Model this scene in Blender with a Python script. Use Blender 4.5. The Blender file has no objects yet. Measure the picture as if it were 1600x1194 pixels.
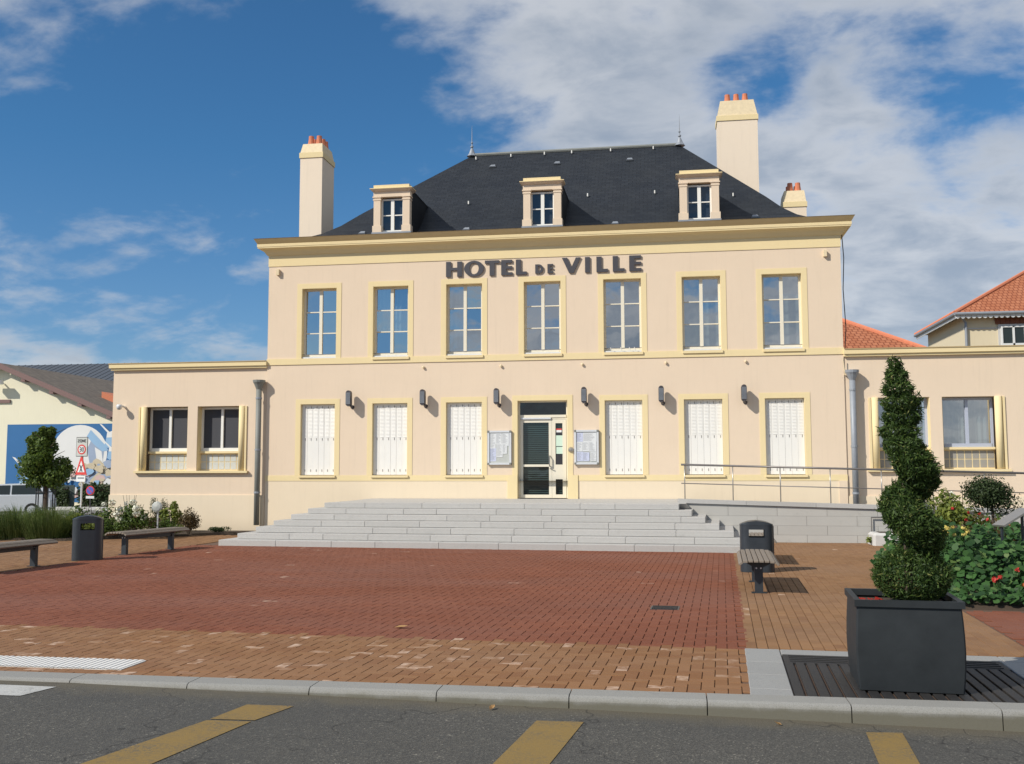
import bpy, math, random
import numpy as np
from mathutils import Vector, Matrix
rad = math.radians
SC = bpy.context.scene
COL = SC.collection
rng = random.Random(7)

# ------------------------------------------------------------------ camera
cam_d = bpy.data.cameras.new('camera')
cam = bpy.data.objects.new('camera', cam_d)
COL.objects.link(cam)
cam_d.sensor_width = 36.0
cam_d.lens = 35.366
cam_d.clip_end = 3000
PITCH, YAW, ROLL = rad(5.025), rad(-8.987), rad(-0.131)
F = Vector((math.sin(YAW)*math.cos(PITCH), math.cos(YAW)*math.cos(PITCH), math.sin(PITCH)))
R0 = Vector((math.cos(YAW), -math.sin(YAW), 0))
U0 = R0.cross(F)
Rr = R0*math.cos(ROLL) + U0*math.sin(ROLL)
Ur = -R0*math.sin(ROLL) + U0*math.cos(ROLL)
CAMP = Vector((3.308, -26.04, 1.65))
m = Matrix(((Rr.x, Ur.x, -F.x, CAMP.x), (Rr.y, Ur.y, -F.y, CAMP.y), (Rr.z, Ur.z, -F.z, CAMP.z), (0, 0, 0, 1)))
cam.matrix_world = m
SC.camera = cam

# ------------------------------------------------------------------ sky
SUN = Vector((-1.15, -1.0, 1.15)).normalized()
EL = math.asin(SUN.z)
world = bpy.data.worlds.new('World')
SC.world = world
world.use_nodes = True
nt = world.node_tree
for n in list(nt.nodes): nt.nodes.remove(n)
def N(t, typ, **kw):
    n = t.nodes.new(typ)
    for k, v in kw.items():
        if k.startswith('i_'):
            key = k[2:]
            n.inputs[int(key) if key.isdigit() else key].default_value = v
        else: setattr(n, k, v)
    return n
def math_n(t, op, a, b=None, c=None, clamp=False):
    n = t.nodes.new('ShaderNodeMath'); n.operation = op; n.use_clamp = clamp
    for i, x in enumerate((a, b, c)):
        if x is None: continue
        if hasattr(x, 'is_linked') or hasattr(x, 'links'): t.links.new(x, n.inputs[i])
        else: n.inputs[i].default_value = x
    return n.outputs[0]
def mixc(t, fac, a, b, blend='MIX'):
    n = t.nodes.new('ShaderNodeMix'); n.data_type = 'RGBA'; n.blend_type = blend
    for s, x in (('Factor', fac), ('A', a), ('B', b)):
        i = [q for q in n.inputs if q.name == s and q.enabled][0]
        if hasattr(x, 'links'): t.links.new(x, i)
        else: i.default_value = x if not isinstance(x, tuple) or len(x) == 4 else (*x, 1)
    return [q for q in n.outputs if q.enabled][0]
def ramp(t, fac, stops, interp='LINEAR'):
    n = t.nodes.new('ShaderNodeValToRGB'); n.color_ramp.interpolation = interp
    e = n.color_ramp.elements
    while len(e) < len(stops): e.new(0.5)
    for k, (p, c) in enumerate(stops):
        e[k].position = p; e[k].color = c if len(c) == 4 else (*c, 1)
    t.links.new(fac, n.inputs[0]); return n.outputs[0]
CLX, CLY = 1.7, 5.9
sky = N(nt, 'ShaderNodeTexSky', sky_type='NISHITA', sun_disc=False, sun_elevation=EL,
        sun_rotation=math.atan2(SUN.x, SUN.y), altitude=200, air_density=1.0, dust_density=0.3, ozone_density=2.6)
tc = N(nt, 'ShaderNodeTexCoord')
sep = N(nt, 'ShaderNodeSeparateXYZ'); nt.links.new(tc.outputs['Generated'], sep.inputs[0])
zc = math_n(nt, 'ADD', math_n(nt, 'MAXIMUM', sep.outputs[2], 0.0), 0.32)
px = math_n(nt, 'DIVIDE', sep.outputs[0], zc); py = math_n(nt, 'DIVIDE', sep.outputs[1], zc)
cmb = N(nt, 'ShaderNodeCombineXYZ'); nt.links.new(px, cmb.inputs[0]); nt.links.new(py, cmb.inputs[1])
def noise(t, vec, scale, detail=6, rough=0.55, dist=0.0, w=None):
    n = t.nodes.new('ShaderNodeTexNoise'); n.inputs['Scale'].default_value = scale
    n.inputs['Detail'].default_value = detail; n.inputs['Roughness'].default_value = rough
    n.inputs['Distortion'].default_value = dist
    if vec is not None: t.links.new(vec, n.inputs['Vector'])
    return n.outputs[0]
mapc = N(nt, 'ShaderNodeMapping'); nt.links.new(cmb.outputs[0], mapc.inputs[0])
mapc.inputs['Location'].default_value = (CLX, CLY, 0); mapc.inputs['Rotation'].default_value = (0, 0, rad(20)); mapc.inputs['Scale'].default_value = (1.0, 1.25, 1)
n1 = noise(nt, mapc.outputs[0], 1.7, 8, 0.54, 0.1)
n2 = noise(nt, mapc.outputs[0], 5.2, 7, 0.56, 0.25)
n3 = noise(nt, mapc.outputs[0], 14.0, 6, 0.60, 0.1)
low = N(nt, 'ShaderNodeMapRange', interpolation_type='SMOOTHSTEP'); nt.links.new(sep.outputs[2], low.inputs[0])
low.inputs[1].default_value = 0.06; low.inputs[2].default_value = 0.24; low.inputs[3].default_value = 0.075; low.inputs[4].default_value = 0.0
# the cloud bank lies to the north-east (right of the hall) and thins to the north-west
side = math_n(nt, 'MULTIPLY', math_n(nt, 'ADD', px, 0.42), 0.42)
sidec = math_n(nt, 'MINIMUM', math_n(nt, 'MAXIMUM', side, -0.022), 0.125)
sidec = math_n(nt, 'ADD', sidec, low.outputs[0])
dens = math_n(nt, 'ADD', math_n(nt, 'ADD', math_n(nt, 'ADD', math_n(nt, 'MULTIPLY', n1, 0.58), math_n(nt, 'MULTIPLY', n2, 0.34)), math_n(nt, 'MULTIPLY', n3, 0.08)), sidec)
cov = N(nt, 'ShaderNodeMapRange', interpolation_type='SMOOTHSTEP'); nt.links.new(dens, cov.inputs[0])
cov.inputs[1].default_value = 0.50; cov.inputs[2].default_value = 0.64
thick = N(nt, 'ShaderNodeMapRange', interpolation_type='SMOOTHSTEP'); nt.links.new(math_n(nt, 'ADD', math_n(nt, 'MULTIPLY', dens, 0.55), math_n(nt, 'MULTIPLY', n2, 0.45)), thick.inputs[0])
thick.inputs[1].default_value = 0.50; thick.inputs[2].default_value = 0.72
CLOUD_LIT, CLOUD_GREY = (6.7, 6.9, 7.2), (3.7, 4.25, 5.05)
ccol = mixc(nt, thick.outputs[0], CLOUD_LIT, CLOUD_GREY)
cfac = math_n(nt, 'MULTIPLY', cov.outputs[0], 0.84)
tlow = N(nt, 'ShaderNodeMapRange'); nt.links.new(sep.outputs[2], tlow.inputs[0]); tlow.inputs[1].default_value = 0.0; tlow.inputs[2].default_value = 0.30
tintc = mixc(nt, tlow.outputs[0], (0.68, 0.80, 1.0), (0.42, 0.82, 1.06))
tint = mixc(nt, 1.0, sky.outputs[0], tintc, 'MULTIPLY')
skc = mixc(nt, cfac, tint, ccol)
bg = N(nt, 'ShaderNodeBackground'); bg.inputs[1].default_value = 0.105
nt.links.new(skc, bg.inputs[0])
wo = N(nt, 'ShaderNodeOutputWorld'); nt.links.new(bg.outputs[0], wo.inputs[0])

# ------------------------------------------------------------------ sun, exposure
sd = bpy.data.lights.new('sun', 'SUN'); sd.energy = 5.0; sd.angle = rad(0.53); sd.color = (1.0, 0.93, 0.82)
so = bpy.data.objects.new('sun', sd); COL.objects.link(so)
so.rotation_euler = SUN.to_track_quat('Z', 'Y').to_euler(); so.location = SUN*60
SC.view_settings.view_transform = 'Standard'; SC.view_settings.look = 'None'
SC.view_settings.exposure = -0.10; SC.view_settings.gamma = 1.0; SC.view_settings.use_curve_mapping = False
SC.cycles.max_bounces = 8; SC.cycles.transparent_max_bounces = 16

# ------------------------------------------------------------------ materials
MATS = {}
def new_mat(name):
    mt = bpy.data.materials.new(name); mt.use_nodes = True
    t = mt.node_tree; b = t.nodes['Principled BSDF']
    return mt, t, b
def setb(t, b, col=None, rough=None, metal=None, spec=None, normal=None):
    if col is not None:
        if hasattr(col, 'links'): t.links.new(col, b.inputs['Base Color'])
        else: b.inputs['Base Color'].default_value = (*col, 1)
    if rough is not None:
        if hasattr(rough, 'links'): t.links.new(rough, b.inputs['Roughness'])
        else: b.inputs['Roughness'].default_value = rough
    if metal is not None: b.inputs['Metallic'].default_value = metal
    if spec is not None: b.inputs['Specular IOR Level'].default_value = spec
    if normal is not None: t.links.new(normal, b.inputs['Normal'])
def bump(t, h, strength=0.3, dist=0.01):
    n = t.nodes.new('ShaderNodeBump'); n.inputs['Strength'].default_value = strength; n.inputs['Distance'].default_value = dist
    t.links.new(h, n.inputs['Height']); return n.outputs[0]
def objco(t): return t.nodes.new('ShaderNodeTexCoord').outputs['Object']
def geopos(t): return t.nodes.new('ShaderNodeNewGeometry').outputs['Position']
def sc3(t, v, s):
    n = t.nodes.new('ShaderNodeMapping'); n.inputs['Scale'].default_value = s; t.links.new(v, n.inputs[0]); return n.outputs[0]
def mul(c, f): return tuple(x*f for x in c)
def stucco(name, col, var=0.10, grain=90, bs=0.35, streak=0.0):
    mt, t, b = new_mat(name); v = geopos(t)
    big = noise(t, v, 0.9, 5, 0.6); fine = noise(t, v, grain, 2, 0.6); mid = noise(t, v, 7, 4, 0.6)
    c = mixc(t, big, mul(col, 1-var), mul(col, 1+var*0.6))
    c = mixc(t, math_n(t, 'MULTIPLY', mid, 0.35), c, mul(col, 0.9))
    if streak:
        st = noise(t, sc3(t, v, (5, 5, 0.35)), 2.0, 5, 0.65)
        sm = ramp(t, st, [(0.52, (0, 0, 0)), (0.72, (1, 1, 1))])
        c = mixc(t, math_n(t, 'MULTIPLY', sm, streak), c, mul(col, 0.72))
    setb(t, b, c, 0.92, spec=0.2, normal=bump(t, fine, bs, 0.006)); return mt
def plain(name, col, rough=0.5, metal=0.0, var=0.08, scale=12, bs=0.0, spec=0.5):
    mt, t, b = new_mat(name); v = geopos(t)
    nn = noise(t, v, scale, 4, 0.6)
    c = mixc(t, nn, mul(col, 1-var), mul(col, 1+var))
    r = math_n(t, 'ADD', math_n(t, 'MULTIPLY', nn, 0.2), max(0.03, rough-0.1))
    setb(t, b, c, r, metal, spec, bump(t, noise(t, v, scale*8, 2), bs, 0.004) if bs else None); return mt
MATS['wall'] = stucco('stucco_pink', (0.765, 0.625, 0.475), 0.07, streak=0.16)
MATS['cream'] = stucco('stucco_cream', (0.79, 0.67, 0.50), 0.05, streak=0.14)
MATS['trim'] = stucco('trim_yellow', (0.80, 0.66, 0.385), 0.05, 120, 0.15, streak=0.10)
MATS['beige'] = stucco('stucco_chimney', (0.82, 0.70, 0.56), 0.05, streak=0.2)
MATS['wing'] = MATS['wall']
MATS['muralwall'] = stucco('stucco_pale_yellow', (0.78, 0.74, 0.57), 0.05, 60, streak=0.18)
MATS['housewall'] = stucco('stucco_house', (0.70, 0.61, 0.43), 0.06, 60, streak=0.2)
MATS['gutter'] = plain('gutter_shaded_brown', (0.44, 0.33, 0.17), 0.55, var=0.1, scale=5)  # brown has the shade of the down-facing gutter front mixed into it
MATS['white'] = plain('white_paint', (0.80, 0.79, 0.74), 0.4, var=0.03)
MATS['shutter'] = plain('shutter_white', (0.80, 0.79, 0.75), 0.45, var=0.03, scale=4)
MATS['shutter_dark'] = plain('shutter_slot', (0.24, 0.23, 0.21), 0.8)
MATS['creamframe'] = plain('frame_cream', (0.76, 0.71, 0.58), 0.4, var=0.03)
MATS['greyframe'] = plain('frame_grey_blue', (0.42, 0.46, 0.56), 0.35, var=0.04)
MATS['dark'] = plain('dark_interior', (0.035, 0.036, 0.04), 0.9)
MATS['screen'] = plain('fly_screen', (0.05, 0.052, 0.062), 0.75, var=0.15, scale=40)
MATS['curtain'] = plain('curtain', (0.62, 0.64, 0.62), 0.9, var=0.06)
MATS['blind'] = plain('blind_slat', (0.085, 0.13, 0.125), 0.45, var=0.1)
MATS['blind2'] = plain('dormer_dark', (0.06, 0.07, 0.11), 0.6, var=0.1)
MATS['zinc'] = plain('zinc', (0.27, 0.295, 0.33), 0.55, 0.15, 0.18, 6)
MATS['zincpipe'] = plain('zinc_pipe', (0.20, 0.21, 0.195), 0.6, 0.1, 0.2, 5)
MATS['charcoal'] = plain('charcoal_paint', (0.028, 0.035, 0.043), 0.42, 0.0, 0.2, 9)
MATS['planterpaint'] = plain('planter_paint', (0.022, 0.026, 0.029), 0.6, 0.0, 0.35, 6, bs=0.1, spec=0.3)
MATS['castiron'] = plain('cast_iron', (0.022, 0.021, 0.021), 0.65, 0.1, 0.35, 12, bs=0.3)
MATS['lamp'] = plain('lamp_metal', (0.07, 0.065, 0.07), 0.45, 0.2, 0.15)
MATS['letter'] = plain('letter_metal', (0.075, 0.072, 0.08), 0.45, 0.3, 0.1)
MATS['alu'] = plain('aluminium', (0.66, 0.68, 0.70), 0.4, 0.15, 0.05)
MATS['steel'] = plain('brushed_steel', (0.40, 0.38, 0.35), 0.35, 0.7, 0.1)
MATS['railing'] = plain('rail_steel', (0.16, 0.15, 0.145), 0.4, 0.4, 0.1)
MATS['paper'] = plain('paper', (0.75, 0.77, 0.78), 0.9, var=0.05, scale=14)
MATS['paper2'] = plain('paper_blue', (0.60, 0.64, 0.80), 0.9, var=0.06, scale=14)
MATS['paper3'] = plain('paper_green', (0.58, 0.74, 0.62), 0.9, var=0.06, scale=14)
MATS['ink'] = plain('ink', (0.22, 0.23, 0.25), 0.9)
MATS['red'] = plain('red_print', (0.62, 0.05, 0.04), 0.5)
MATS['board'] = plain('board_back', (0.52, 0.54, 0.51), 0.85)
MATS['terracotta'] = plain('terracotta', (0.56, 0.19, 0.10), 0.85, var=0.2, scale=8)
MATS['chimcap'] = plain('chimney_cap', (0.72, 0.60, 0.40), 0.9, var=0.2, scale=10)
MATS['wood_grey'] = plain('weathered_wood', (0.21, 0.175, 0.14), 0.8, var=0.3, scale=22, bs=0.2)
MATS['soil'] = plain('soil', (0.055, 0.038, 0.025), 0.98, var=0.4, scale=30, bs=0.6)
MATS['bark'] = plain('bark', (0.075, 0.055, 0.04), 0.95, var=0.35, scale=30, bs=0.5)
MATS['paintyellow'] = None
MATS['signwhite'] = plain('sign_white', (0.70, 0.71, 0.70), 0.5, var=0.02)
MATS['signblack'] = plain('sign_black', (0.03, 0.03, 0.035), 0.5)
MATS['signblue'] = plain('sign_blue', (0.10, 0.12, 0.48), 0.5)
MATS['mblue'] = stucco('mural_blue', (0.055, 0.165, 0.36), 0.14, 60, 0.15)
MATS['mwhite'] = stucco('mural_white', (0.74, 0.74, 0.72), 0.05, 60, 0.15)
MATS['mpale'] = stucco('mural_pale_blue', (0.30, 0.47, 0.66), 0.1, 60, 0.15)
MATS['mmid'] = stucco('mural_grey_blue', (0.33, 0.40, 0.52), 0.2, 60, 0.15)
MATS['mpink'] = stucco('mural_pink', (0.62, 0.45, 0.42), 0.12, 60, 0.15)
MATS['msand'] = stucco('mural_sand', (0.58, 0.50, 0.36), 0.2, 60, 0.15)
MATS['mbrown'] = plain('bargeboard', (0.20, 0.125, 0.115), 0.8, var=0.15)
MATS['metalroof'] = plain('metal_roof', (0.075, 0.085, 0.10), 0.6, 0.0, 0.12, 1.5)
MATS['oldtile'] = plain('old_tile', (0.15, 0.125, 0.10), 0.95, var=0.75, scale=2.6, bs=0.8)
MATS['carpaint'] = plain('car_silver', (0.66, 0.69, 0.71), 0.3, 0.1, 0.03)
MATS['cargrey'] = plain('car_dark', (0.11, 0.13, 0.13), 0.3, 0.3, 0.03)
MATS['tyre'] = plain('tyre', (0.02, 0.02, 0.02), 0.8)
MATS['carglass'] = plain('car_glass', (0.02, 0.03, 0.03), 0.06, var=0.02)
MATS['fencegreen'] = plain('fence_mesh', (0.04, 0.055, 0.05), 0.8, var=0.3)
MATS['concrete'] = plain('concrete_white', (0.52, 0.51, 0.49), 0.9, var=0.1, scale=6, bs=0.2)
MATS['disc'] = plain('disc_grey', (0.33, 0.34, 0.32), 0.5, 0.2, 0.1)
MATS['dullred'] = plain('petal_red', (0.42, 0.03, 0.02), 0.7, var=0.2)
MATS['orange'] = plain('petal_orange', (0.55, 0.17, 0.04), 0.7, var=0.2)
MATS['yellowp'] = plain('petal_yellow', (0.55, 0.45, 0.12), 0.7, var=0.2)
MATS['whitep'] = plain('petal_white', (0.66, 0.66, 0.54), 0.8, var=0.15)
def glass_mat(name, tintc=(0.75, 0.82, 0.84), refl=1.0):
    mt, t, b = new_mat(name); t.nodes.remove(b)
    lw = N(t, 'ShaderNodeLayerWeight'); lw.inputs[0].default_value = 0.5
    wob = noise(t, geopos(t), 1.6, 2, 0.5); bn = bump(t, wob, 0.05, 0.05)
    gl = N(t, 'ShaderNodeBsdfGlossy'); gl.inputs['Roughness'].default_value = 0.015; t.links.new(bn, gl.inputs['Normal'])
    tr = N(t, 'ShaderNodeBsdfTransparent'); tr.inputs[0].default_value = (*tintc, 1)
    f = math_n(t, 'ADD', math_n(t, 'MULTIPLY', math_n(t, 'POWER', lw.outputs['Facing'], 5.0), 0.8), 0.05+0.10*refl, clamp=True)
    mx = N(t, 'ShaderNodeMixShader'); t.links.new(f, mx.inputs[0]); t.links.new(tr.outputs[0], mx.inputs[1]); t.links.new(gl.outputs[0], mx.inputs[2])
    t.links.new(mx.outputs[0], t.nodes['Material Output'].inputs[0]); return mt
MATS['glass'] = glass_mat('window_glass', (0.62, 0.70, 0.72), refl=5.0)
MATS['glassdark'] = glass_mat('door_glass', (0.55, 0.6, 0.6), 0.3)
MATS['glassclear'] = glass_mat('cover_glass', (0.98, 0.98, 0.98), -0.1)
def granite(name, col, sp=0.35):
    mt, t, b = new_mat(name); v = geopos(t)
    f1 = noise(t, v, 160, 2, 0.7); f2 = noise(t, v, 1.7, 5, 0.6)
    oi = N(t, 'ShaderNodeObjectInfo')
    c = mixc(t, ramp(t, f1, [(0.35, mul(col, 1-sp)), (0.5, col), (0.68, mul(col, 1+sp*0.5))]), mul(col, 0.9), mul(col, 1.0))
    c = ramp(t, f1, [(0.33, mul(col, 1-sp)), (0.5, col), (0.68, mul(col, 1+sp*0.5))])
    c = mixc(t, math_n(t, 'MULTIPLY', f2, 0.5), c, mul(col, 0.78))
    vr = math_n(t, 'ADD', math_n(t, 'MULTIPLY', oi.outputs['Random'], 0.07), 0.965)
    cm = N(t, 'ShaderNodeCombineColor'); [t.links.new(vr, cm.inputs[i]) for i in range(3)]
    c = mixc(t, 1.0, c, cm.outputs[0], 'MULTIPLY')
    st = ramp(t, noise(t, v, 3.3, 6, 0.7), [(0.58, (0, 0, 0)), (0.75, (1, 1, 1))])
    c = mixc(t, math_n(t, 'MULTIPLY', st, 0.35), c, mul(col, 0.55))
    setb(t, b, c, 0.8, spec=0.3, normal=bump(t, f1, 0.2, 0.003)); return mt
MATS['granite'] = granite('granite_steps', (0.47, 0.46, 0.44))
MATS['ramp'] = granite('ramp_concrete', (0.47, 0.46, 0.43), 0.2)
MATS['kerb'] = granite('kerb_granite', (0.29, 0.285, 0.265), 0.3)
def grime(mt, axis, lo, hi, col, amt):
    t = mt.node_tree; b = t.nodes['Principled BSDF']; src = b.inputs['Base Color'].links[0].from_socket; v = geopos(t)
    sp = N(t, 'ShaderNodeSeparateXYZ'); t.links.new(v, sp.inputs[0])
    mr_ = N(t, 'ShaderNodeMapRange', interpolation_type='SMOOTHSTEP'); mr_.inputs[1].default_value = hi; mr_.inputs[2].default_value = lo
    t.links.new(math_n(t, 'ADD', sp.outputs[axis], math_n(t, 'MULTIPLY', math_n(t, 'SUBTRACT', noise(t, v, 6, 5, 0.65), 0.5), 0.06)), mr_.inputs[0])
    t.links.new(mixc(t, math_n(t, 'MULTIPLY', mr_.outputs[0], amt), src, col), b.inputs['Base Color'])
grime(MATS['cream'], 2, 0.0, 0.45, (0.50, 0.42, 0.31), 0.35)
grime(MATS['kerb'], 2, -0.055, 0.0, (0.13, 0.12, 0.085), 0.85)
MATS['slab'] = granite('slab_granite', (0.31, 0.31, 0.30), 0.3)
MATS['tactile'] = plain('tactile_white', (0.72, 0.70, 0.66), 0.7, var=0.06, scale=20)
def brick_mat(name, cols, island, pale=0.0, palec=(0.55, 0.40, 0.30)):
    mt, t, b = new_mat(name); v = geopos(t)
    r = N(t, 'ShaderNodeNewGeometry').outputs['Random Per Island'] if island else N(t, 'ShaderNodeObjectInfo').outputs['Random']
    c = ramp(t, r, [(k/(len(cols)-1), cc) for k, cc in enumerate(cols)])
    blot = noise(t, v, 0.55, 5, 0.62)
    c = mixc(t, ramp(t, blot, [(0.35, (0, 0, 0)), (0.75, (0.42, 0.42, 0.42))]), c, mul(cols[0], 0.62))
    wet = ramp(t, noise(t, sc3(t, v, (0.22, 0.6, 1)), 1.0, 4, 0.6), [(0.42, (0, 0, 0)), (0.68, (0.5, 0.5, 0.5))])
    c = mixc(t, wet, c, tuple(0.75*a+0.05 for a in cols[1]))
    fine = noise(t, v, 140, 2, 0.65)
    c = mixc(t, math_n(t, 'MULTIPLY', fine, 0.28), c, mul(cols[0], 0.5))
    if pale:
        wn = N(t, 'ShaderNodeTexWhiteNoise', noise_dimensions='1D'); t.links.new(r, wn.inputs['W'])
        pm = ramp(t, wn.outputs[0], [(1-pale, (0, 0, 0)), (1-pale*0.3, (1, 1, 1))])
        bl = ramp(t, noise(t, v, 9, 3, 0.5), [(0.40, (0, 0, 0)), (0.66, (1, 1, 1))])
        c = mixc(t, math_n(t, 'MULTIPLY', math_n(t, 'MULTIPLY', pm, bl), 0.85), c, palec)
    setb(t, b, c, 0.88, spec=0.25, normal=bump(t, fine, 0.3, 0.003)); return mt
RED = [(0.205, 0.068, 0.036), (0.225, 0.077, 0.041), (0.245, 0.087, 0.047), (0.215, 0.071, 0.038)]
TAN = [(0.25, 0.122, 0.053), (0.285, 0.145, 0.066), (0.305, 0.158, 0.075), (0.23, 0.104, 0.045), (0.268, 0.133, 0.057)]
PATHC = [(0.25, 0.135, 0.064), (0.28, 0.152, 0.073), (0.30, 0.165, 0.080), (0.225, 0.115, 0.056)]
for nm, cs, pl in (('red', RED, 0.003), ('tan', TAN, 0.14), ('path', PATHC, 0.006)):
    MATS['b_'+nm+'_o'] = brick_mat('brick_%s' % nm, cs, False, pl)
    MATS['b_'+nm+'_i'] = brick_mat('brick_%s_field' % nm, cs, True, pl)
def joint_mat():
    return plain('joint_sand', (0.115, 0.068, 0.045), 0.97, var=0.3, scale=20)
MATS['joint'] = joint_mat()
def asphalt():
    mt, t, b = new_mat('asphalt'); v = geopos(t)
    vo = N(t, 'ShaderNodeTexVoronoi'); vo.inputs['Scale'].default_value = 95; t.links.new(v, vo.inputs['Vector'])
    c1 = ramp(t, vo.outputs['Color'], [(0.0, (0.043, 0.041, 0.037)), (0.62, (0.090, 0.086, 0.076)), (0.86, (0.125, 0.118, 0.10)), (0.97, (0.30, 0.28, 0.23))])
    big = noise(t, v, 0.7, 5, 0.6)
    c = mixc(t, ramp(t, big, [(0.35, (0, 0, 0)), (0.7, (0.6, 0.6, 0.6))]), c1, (0.058, 0.057, 0.053))
    sp = N(t, 'ShaderNodeSeparateXYZ'); t.links.new(v, sp.inputs[0])
    gut = N(t, 'ShaderNodeMapRange', interpolation_type='SMOOTHSTEP'); t.links.new(math_n(t, 'ADD', sp.outputs[1], math_n(t, 'MULTIPLY', noise(t, v, 5, 5, 0.6), 0.45)), gut.inputs[0]); gut.inputs[1].default_value = -18.75; gut.inputs[2].default_value = -18.35
    c = mixc(t, math_n(t, 'MULTIPLY', gut.outputs[0], 0.8), c, (0.115, 0.10, 0.07))
    crk = N(t, 'ShaderNodeTexVoronoi', feature='DISTANCE_TO_EDGE'); crk.inputs['Scale'].default_value = 0.45; wv = N(t, 'ShaderNodeVectorMath', operation='ADD'); t.links.new(v, wv.inputs[0]); nz = N(t, 'ShaderNodeTexNoise'); nz.inputs['Scale'].default_value = 2.5; t.links.new(v, nz.inputs['Vector']); t.links.new(nz.outputs[1], wv.inputs[1]); t.links.new(wv.outputs[0], crk.inputs['Vector'])
    cm = ramp(t, crk.outputs['Distance'], [(0.0, (0.75, 0.75, 0.75)), (0.006, (0, 0, 0))])
    c = mixc(t, cm, c, (0.025, 0.024, 0.022))
    setb(t, b, c, 0.85, spec=0.35, normal=bump(t, vo.outputs['Distance'], 0.55, 0.006)); return mt
MATS['asphalt'] = asphalt()
def roadpaint(name, col, worn=0.5):
    mt, t, b = new_mat(name); v = geopos(t)
    w = ramp(t, noise(t, v, 45, 5, 0.75), [(0.44, (0, 0, 0)), (0.62, (1, 1, 1))])
    w2 = ramp(t, noise(t, v, 3, 4, 0.6), [(0.4, (0.15, 0.15, 0.15)), (0.7, (1, 1, 1))])
    c = mixc(t, math_n(t, 'MULTIPLY', math_n(t, 'MULTIPLY', w, w2), worn), col, (0.09, 0.088, 0.08))
    setb(t, b, c, 0.8, spec=0.3, normal=bump(t, noise(t, v, 120, 2), 0.4, 0.004)); return mt
MATS['paintyellow'] = roadpaint('road_yellow', (0.24, 0.158, 0.05), 0.95)
MATS['paintwhite'] = roadpaint('road_white', (0.46, 0.46, 0.44), 0.6)
def slate():
    mt, t, b = new_mat('slate')
    uv = N(t, 'ShaderNodeUVMap').outputs[0]
    br = N(t, 'ShaderNodeTexBrick'); t.links.new(uv, br.inputs['Vector'])
    br.inputs['Scale'].default_value = 1.0; br.inputs['Brick Width'].default_value = 0.22; br.inputs['Row Height'].default_value = 0.115
    br.inputs['Mortar Size'].default_value = 0.006; br.inputs['Mortar Smooth'].default_value = 0.1
    br.inputs['Color1'].default_value = (0.012, 0.016, 0.023, 1); br.inputs['Color2'].default_value = (0.021, 0.026, 0.034, 1); br.inputs['Mortar'].default_value = (0.005, 0.006, 0.008, 1)
    br.inputs['Bias'].default_value = 0.0
    v = geopos(t)
    c = mixc(t, ramp(t, noise(t, v, 1.1, 5, 0.6), [(0.4, (0, 0, 0)), (0.75, (0.45, 0.45, 0.45))]), br.outputs[0], (0.030, 0.033, 0.036))
    h = math_n(t, 'SUBTRACT', 1.0, br.outputs['Fac'])
    setb(t, b, c, 0.58, spec=0.3, normal=bump(t, h, 0.5, 0.012)); return mt
MATS['slate'] = slate()
def tile_roof():
    mt, t, b = new_mat('clay_tile')
    uv = N(t, 'ShaderNodeUVMap').outputs[0]
    br = N(t, 'ShaderNodeTexBrick'); t.links.new(uv, br.inputs['Vector'])
    br.inputs['Scale'].default_value = 1.0; br.inputs['Brick Width'].default_value = 0.24; br.inputs['Row Height'].default_value = 0.33
    br.inputs['Mortar Size'].default_value = 0.028; br.offset = 0.5; br.inputs['Mortar Smooth'].default_value = 0.4
    br.inputs['Color1'].default_value = (0.38, 0.135, 0.065, 1); br.inputs['Color2'].default_value = (0.47, 0.19, 0.10, 1); br.inputs['Mortar'].default_value = (0.22, 0.06, 0.03, 1)
    h = math_n(t, 'SUBTRACT', 1.0, br.outputs['Fac'])
    c = mixc(t, math_n(t, 'MULTIPLY', noise(t, geopos(t), 2.2, 5, 0.65), 0.5), br.outputs[0], (0.34, 0.12, 0.065))
    setb(t, b, c, 0.9, spec=0.2, normal=bump(t, h, 0.7, 0.04)); return mt
MATS['tile'] = tile_roof()
def foliage(name, dk, lt, trans=0.35, tip=None):
    mt, t, b = new_mat(name)
    r = N(t, 'ShaderNodeNewGeometry').outputs['Random Per Island']
    c = ramp(t, r, [(0.0, dk), (0.55, tuple((a+bb)/2 for a, bb in zip(dk, lt))), (0.93, lt), (1.0, tip or lt)])
    setb(t, b, c, 0.6, spec=0.35)
    tr = N(t, 'ShaderNodeBsdfTranslucent'); t.links.new(mixc(t, 0.5, c, mul(lt, 1.3)), tr.inputs[0])
    mx = N(t, 'ShaderNodeMixShader'); mx.inputs[0].default_value = trans
    t.links.new(b.outputs[0], mx.inputs[1]); t.links.new(tr.outputs[0], mx.inputs[2])
    t.links.new(mx.outputs[0], t.nodes['Material Output'].inputs[0]); return mt
MATS['topiary'] = foliage('leaf_topiary', (0.016, 0.036, 0.009), (0.088, 0.15, 0.030), 0.25, (0.22, 0.22, 0.07))
MATS['treeleaf'] = foliage('leaf_tree', (0.03, 0.065, 0.012), (0.13, 0.19, 0.03), 0.35, (0.22, 0.26, 0.06))
MATS['grassleaf'] = foliage('leaf_grass', (0.045, 0.08, 0.018), (0.16, 0.21, 0.06), 0.35, (0.30, 0.30, 0.14))
MATS['shrub'] = foliage('leaf_shrub', (0.04, 0.075, 0.015), (0.13, 0.20, 0.04), 0.35)
MATS['yellowshrub'] = foliage('leaf_yellow_green', (0.09, 0.13, 0.03), (0.26, 0.30, 0.06), 0.4)
MATS['darkshrub'] = foliage('leaf_dark', (0.018, 0.035, 0.012), (0.06, 0.09, 0.03), 0.25)
MATS['bronze'] = foliage('leaf_bronze', (0.05, 0.03, 0.012), (0.12, 0.085, 0.03), 0.25)
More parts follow.
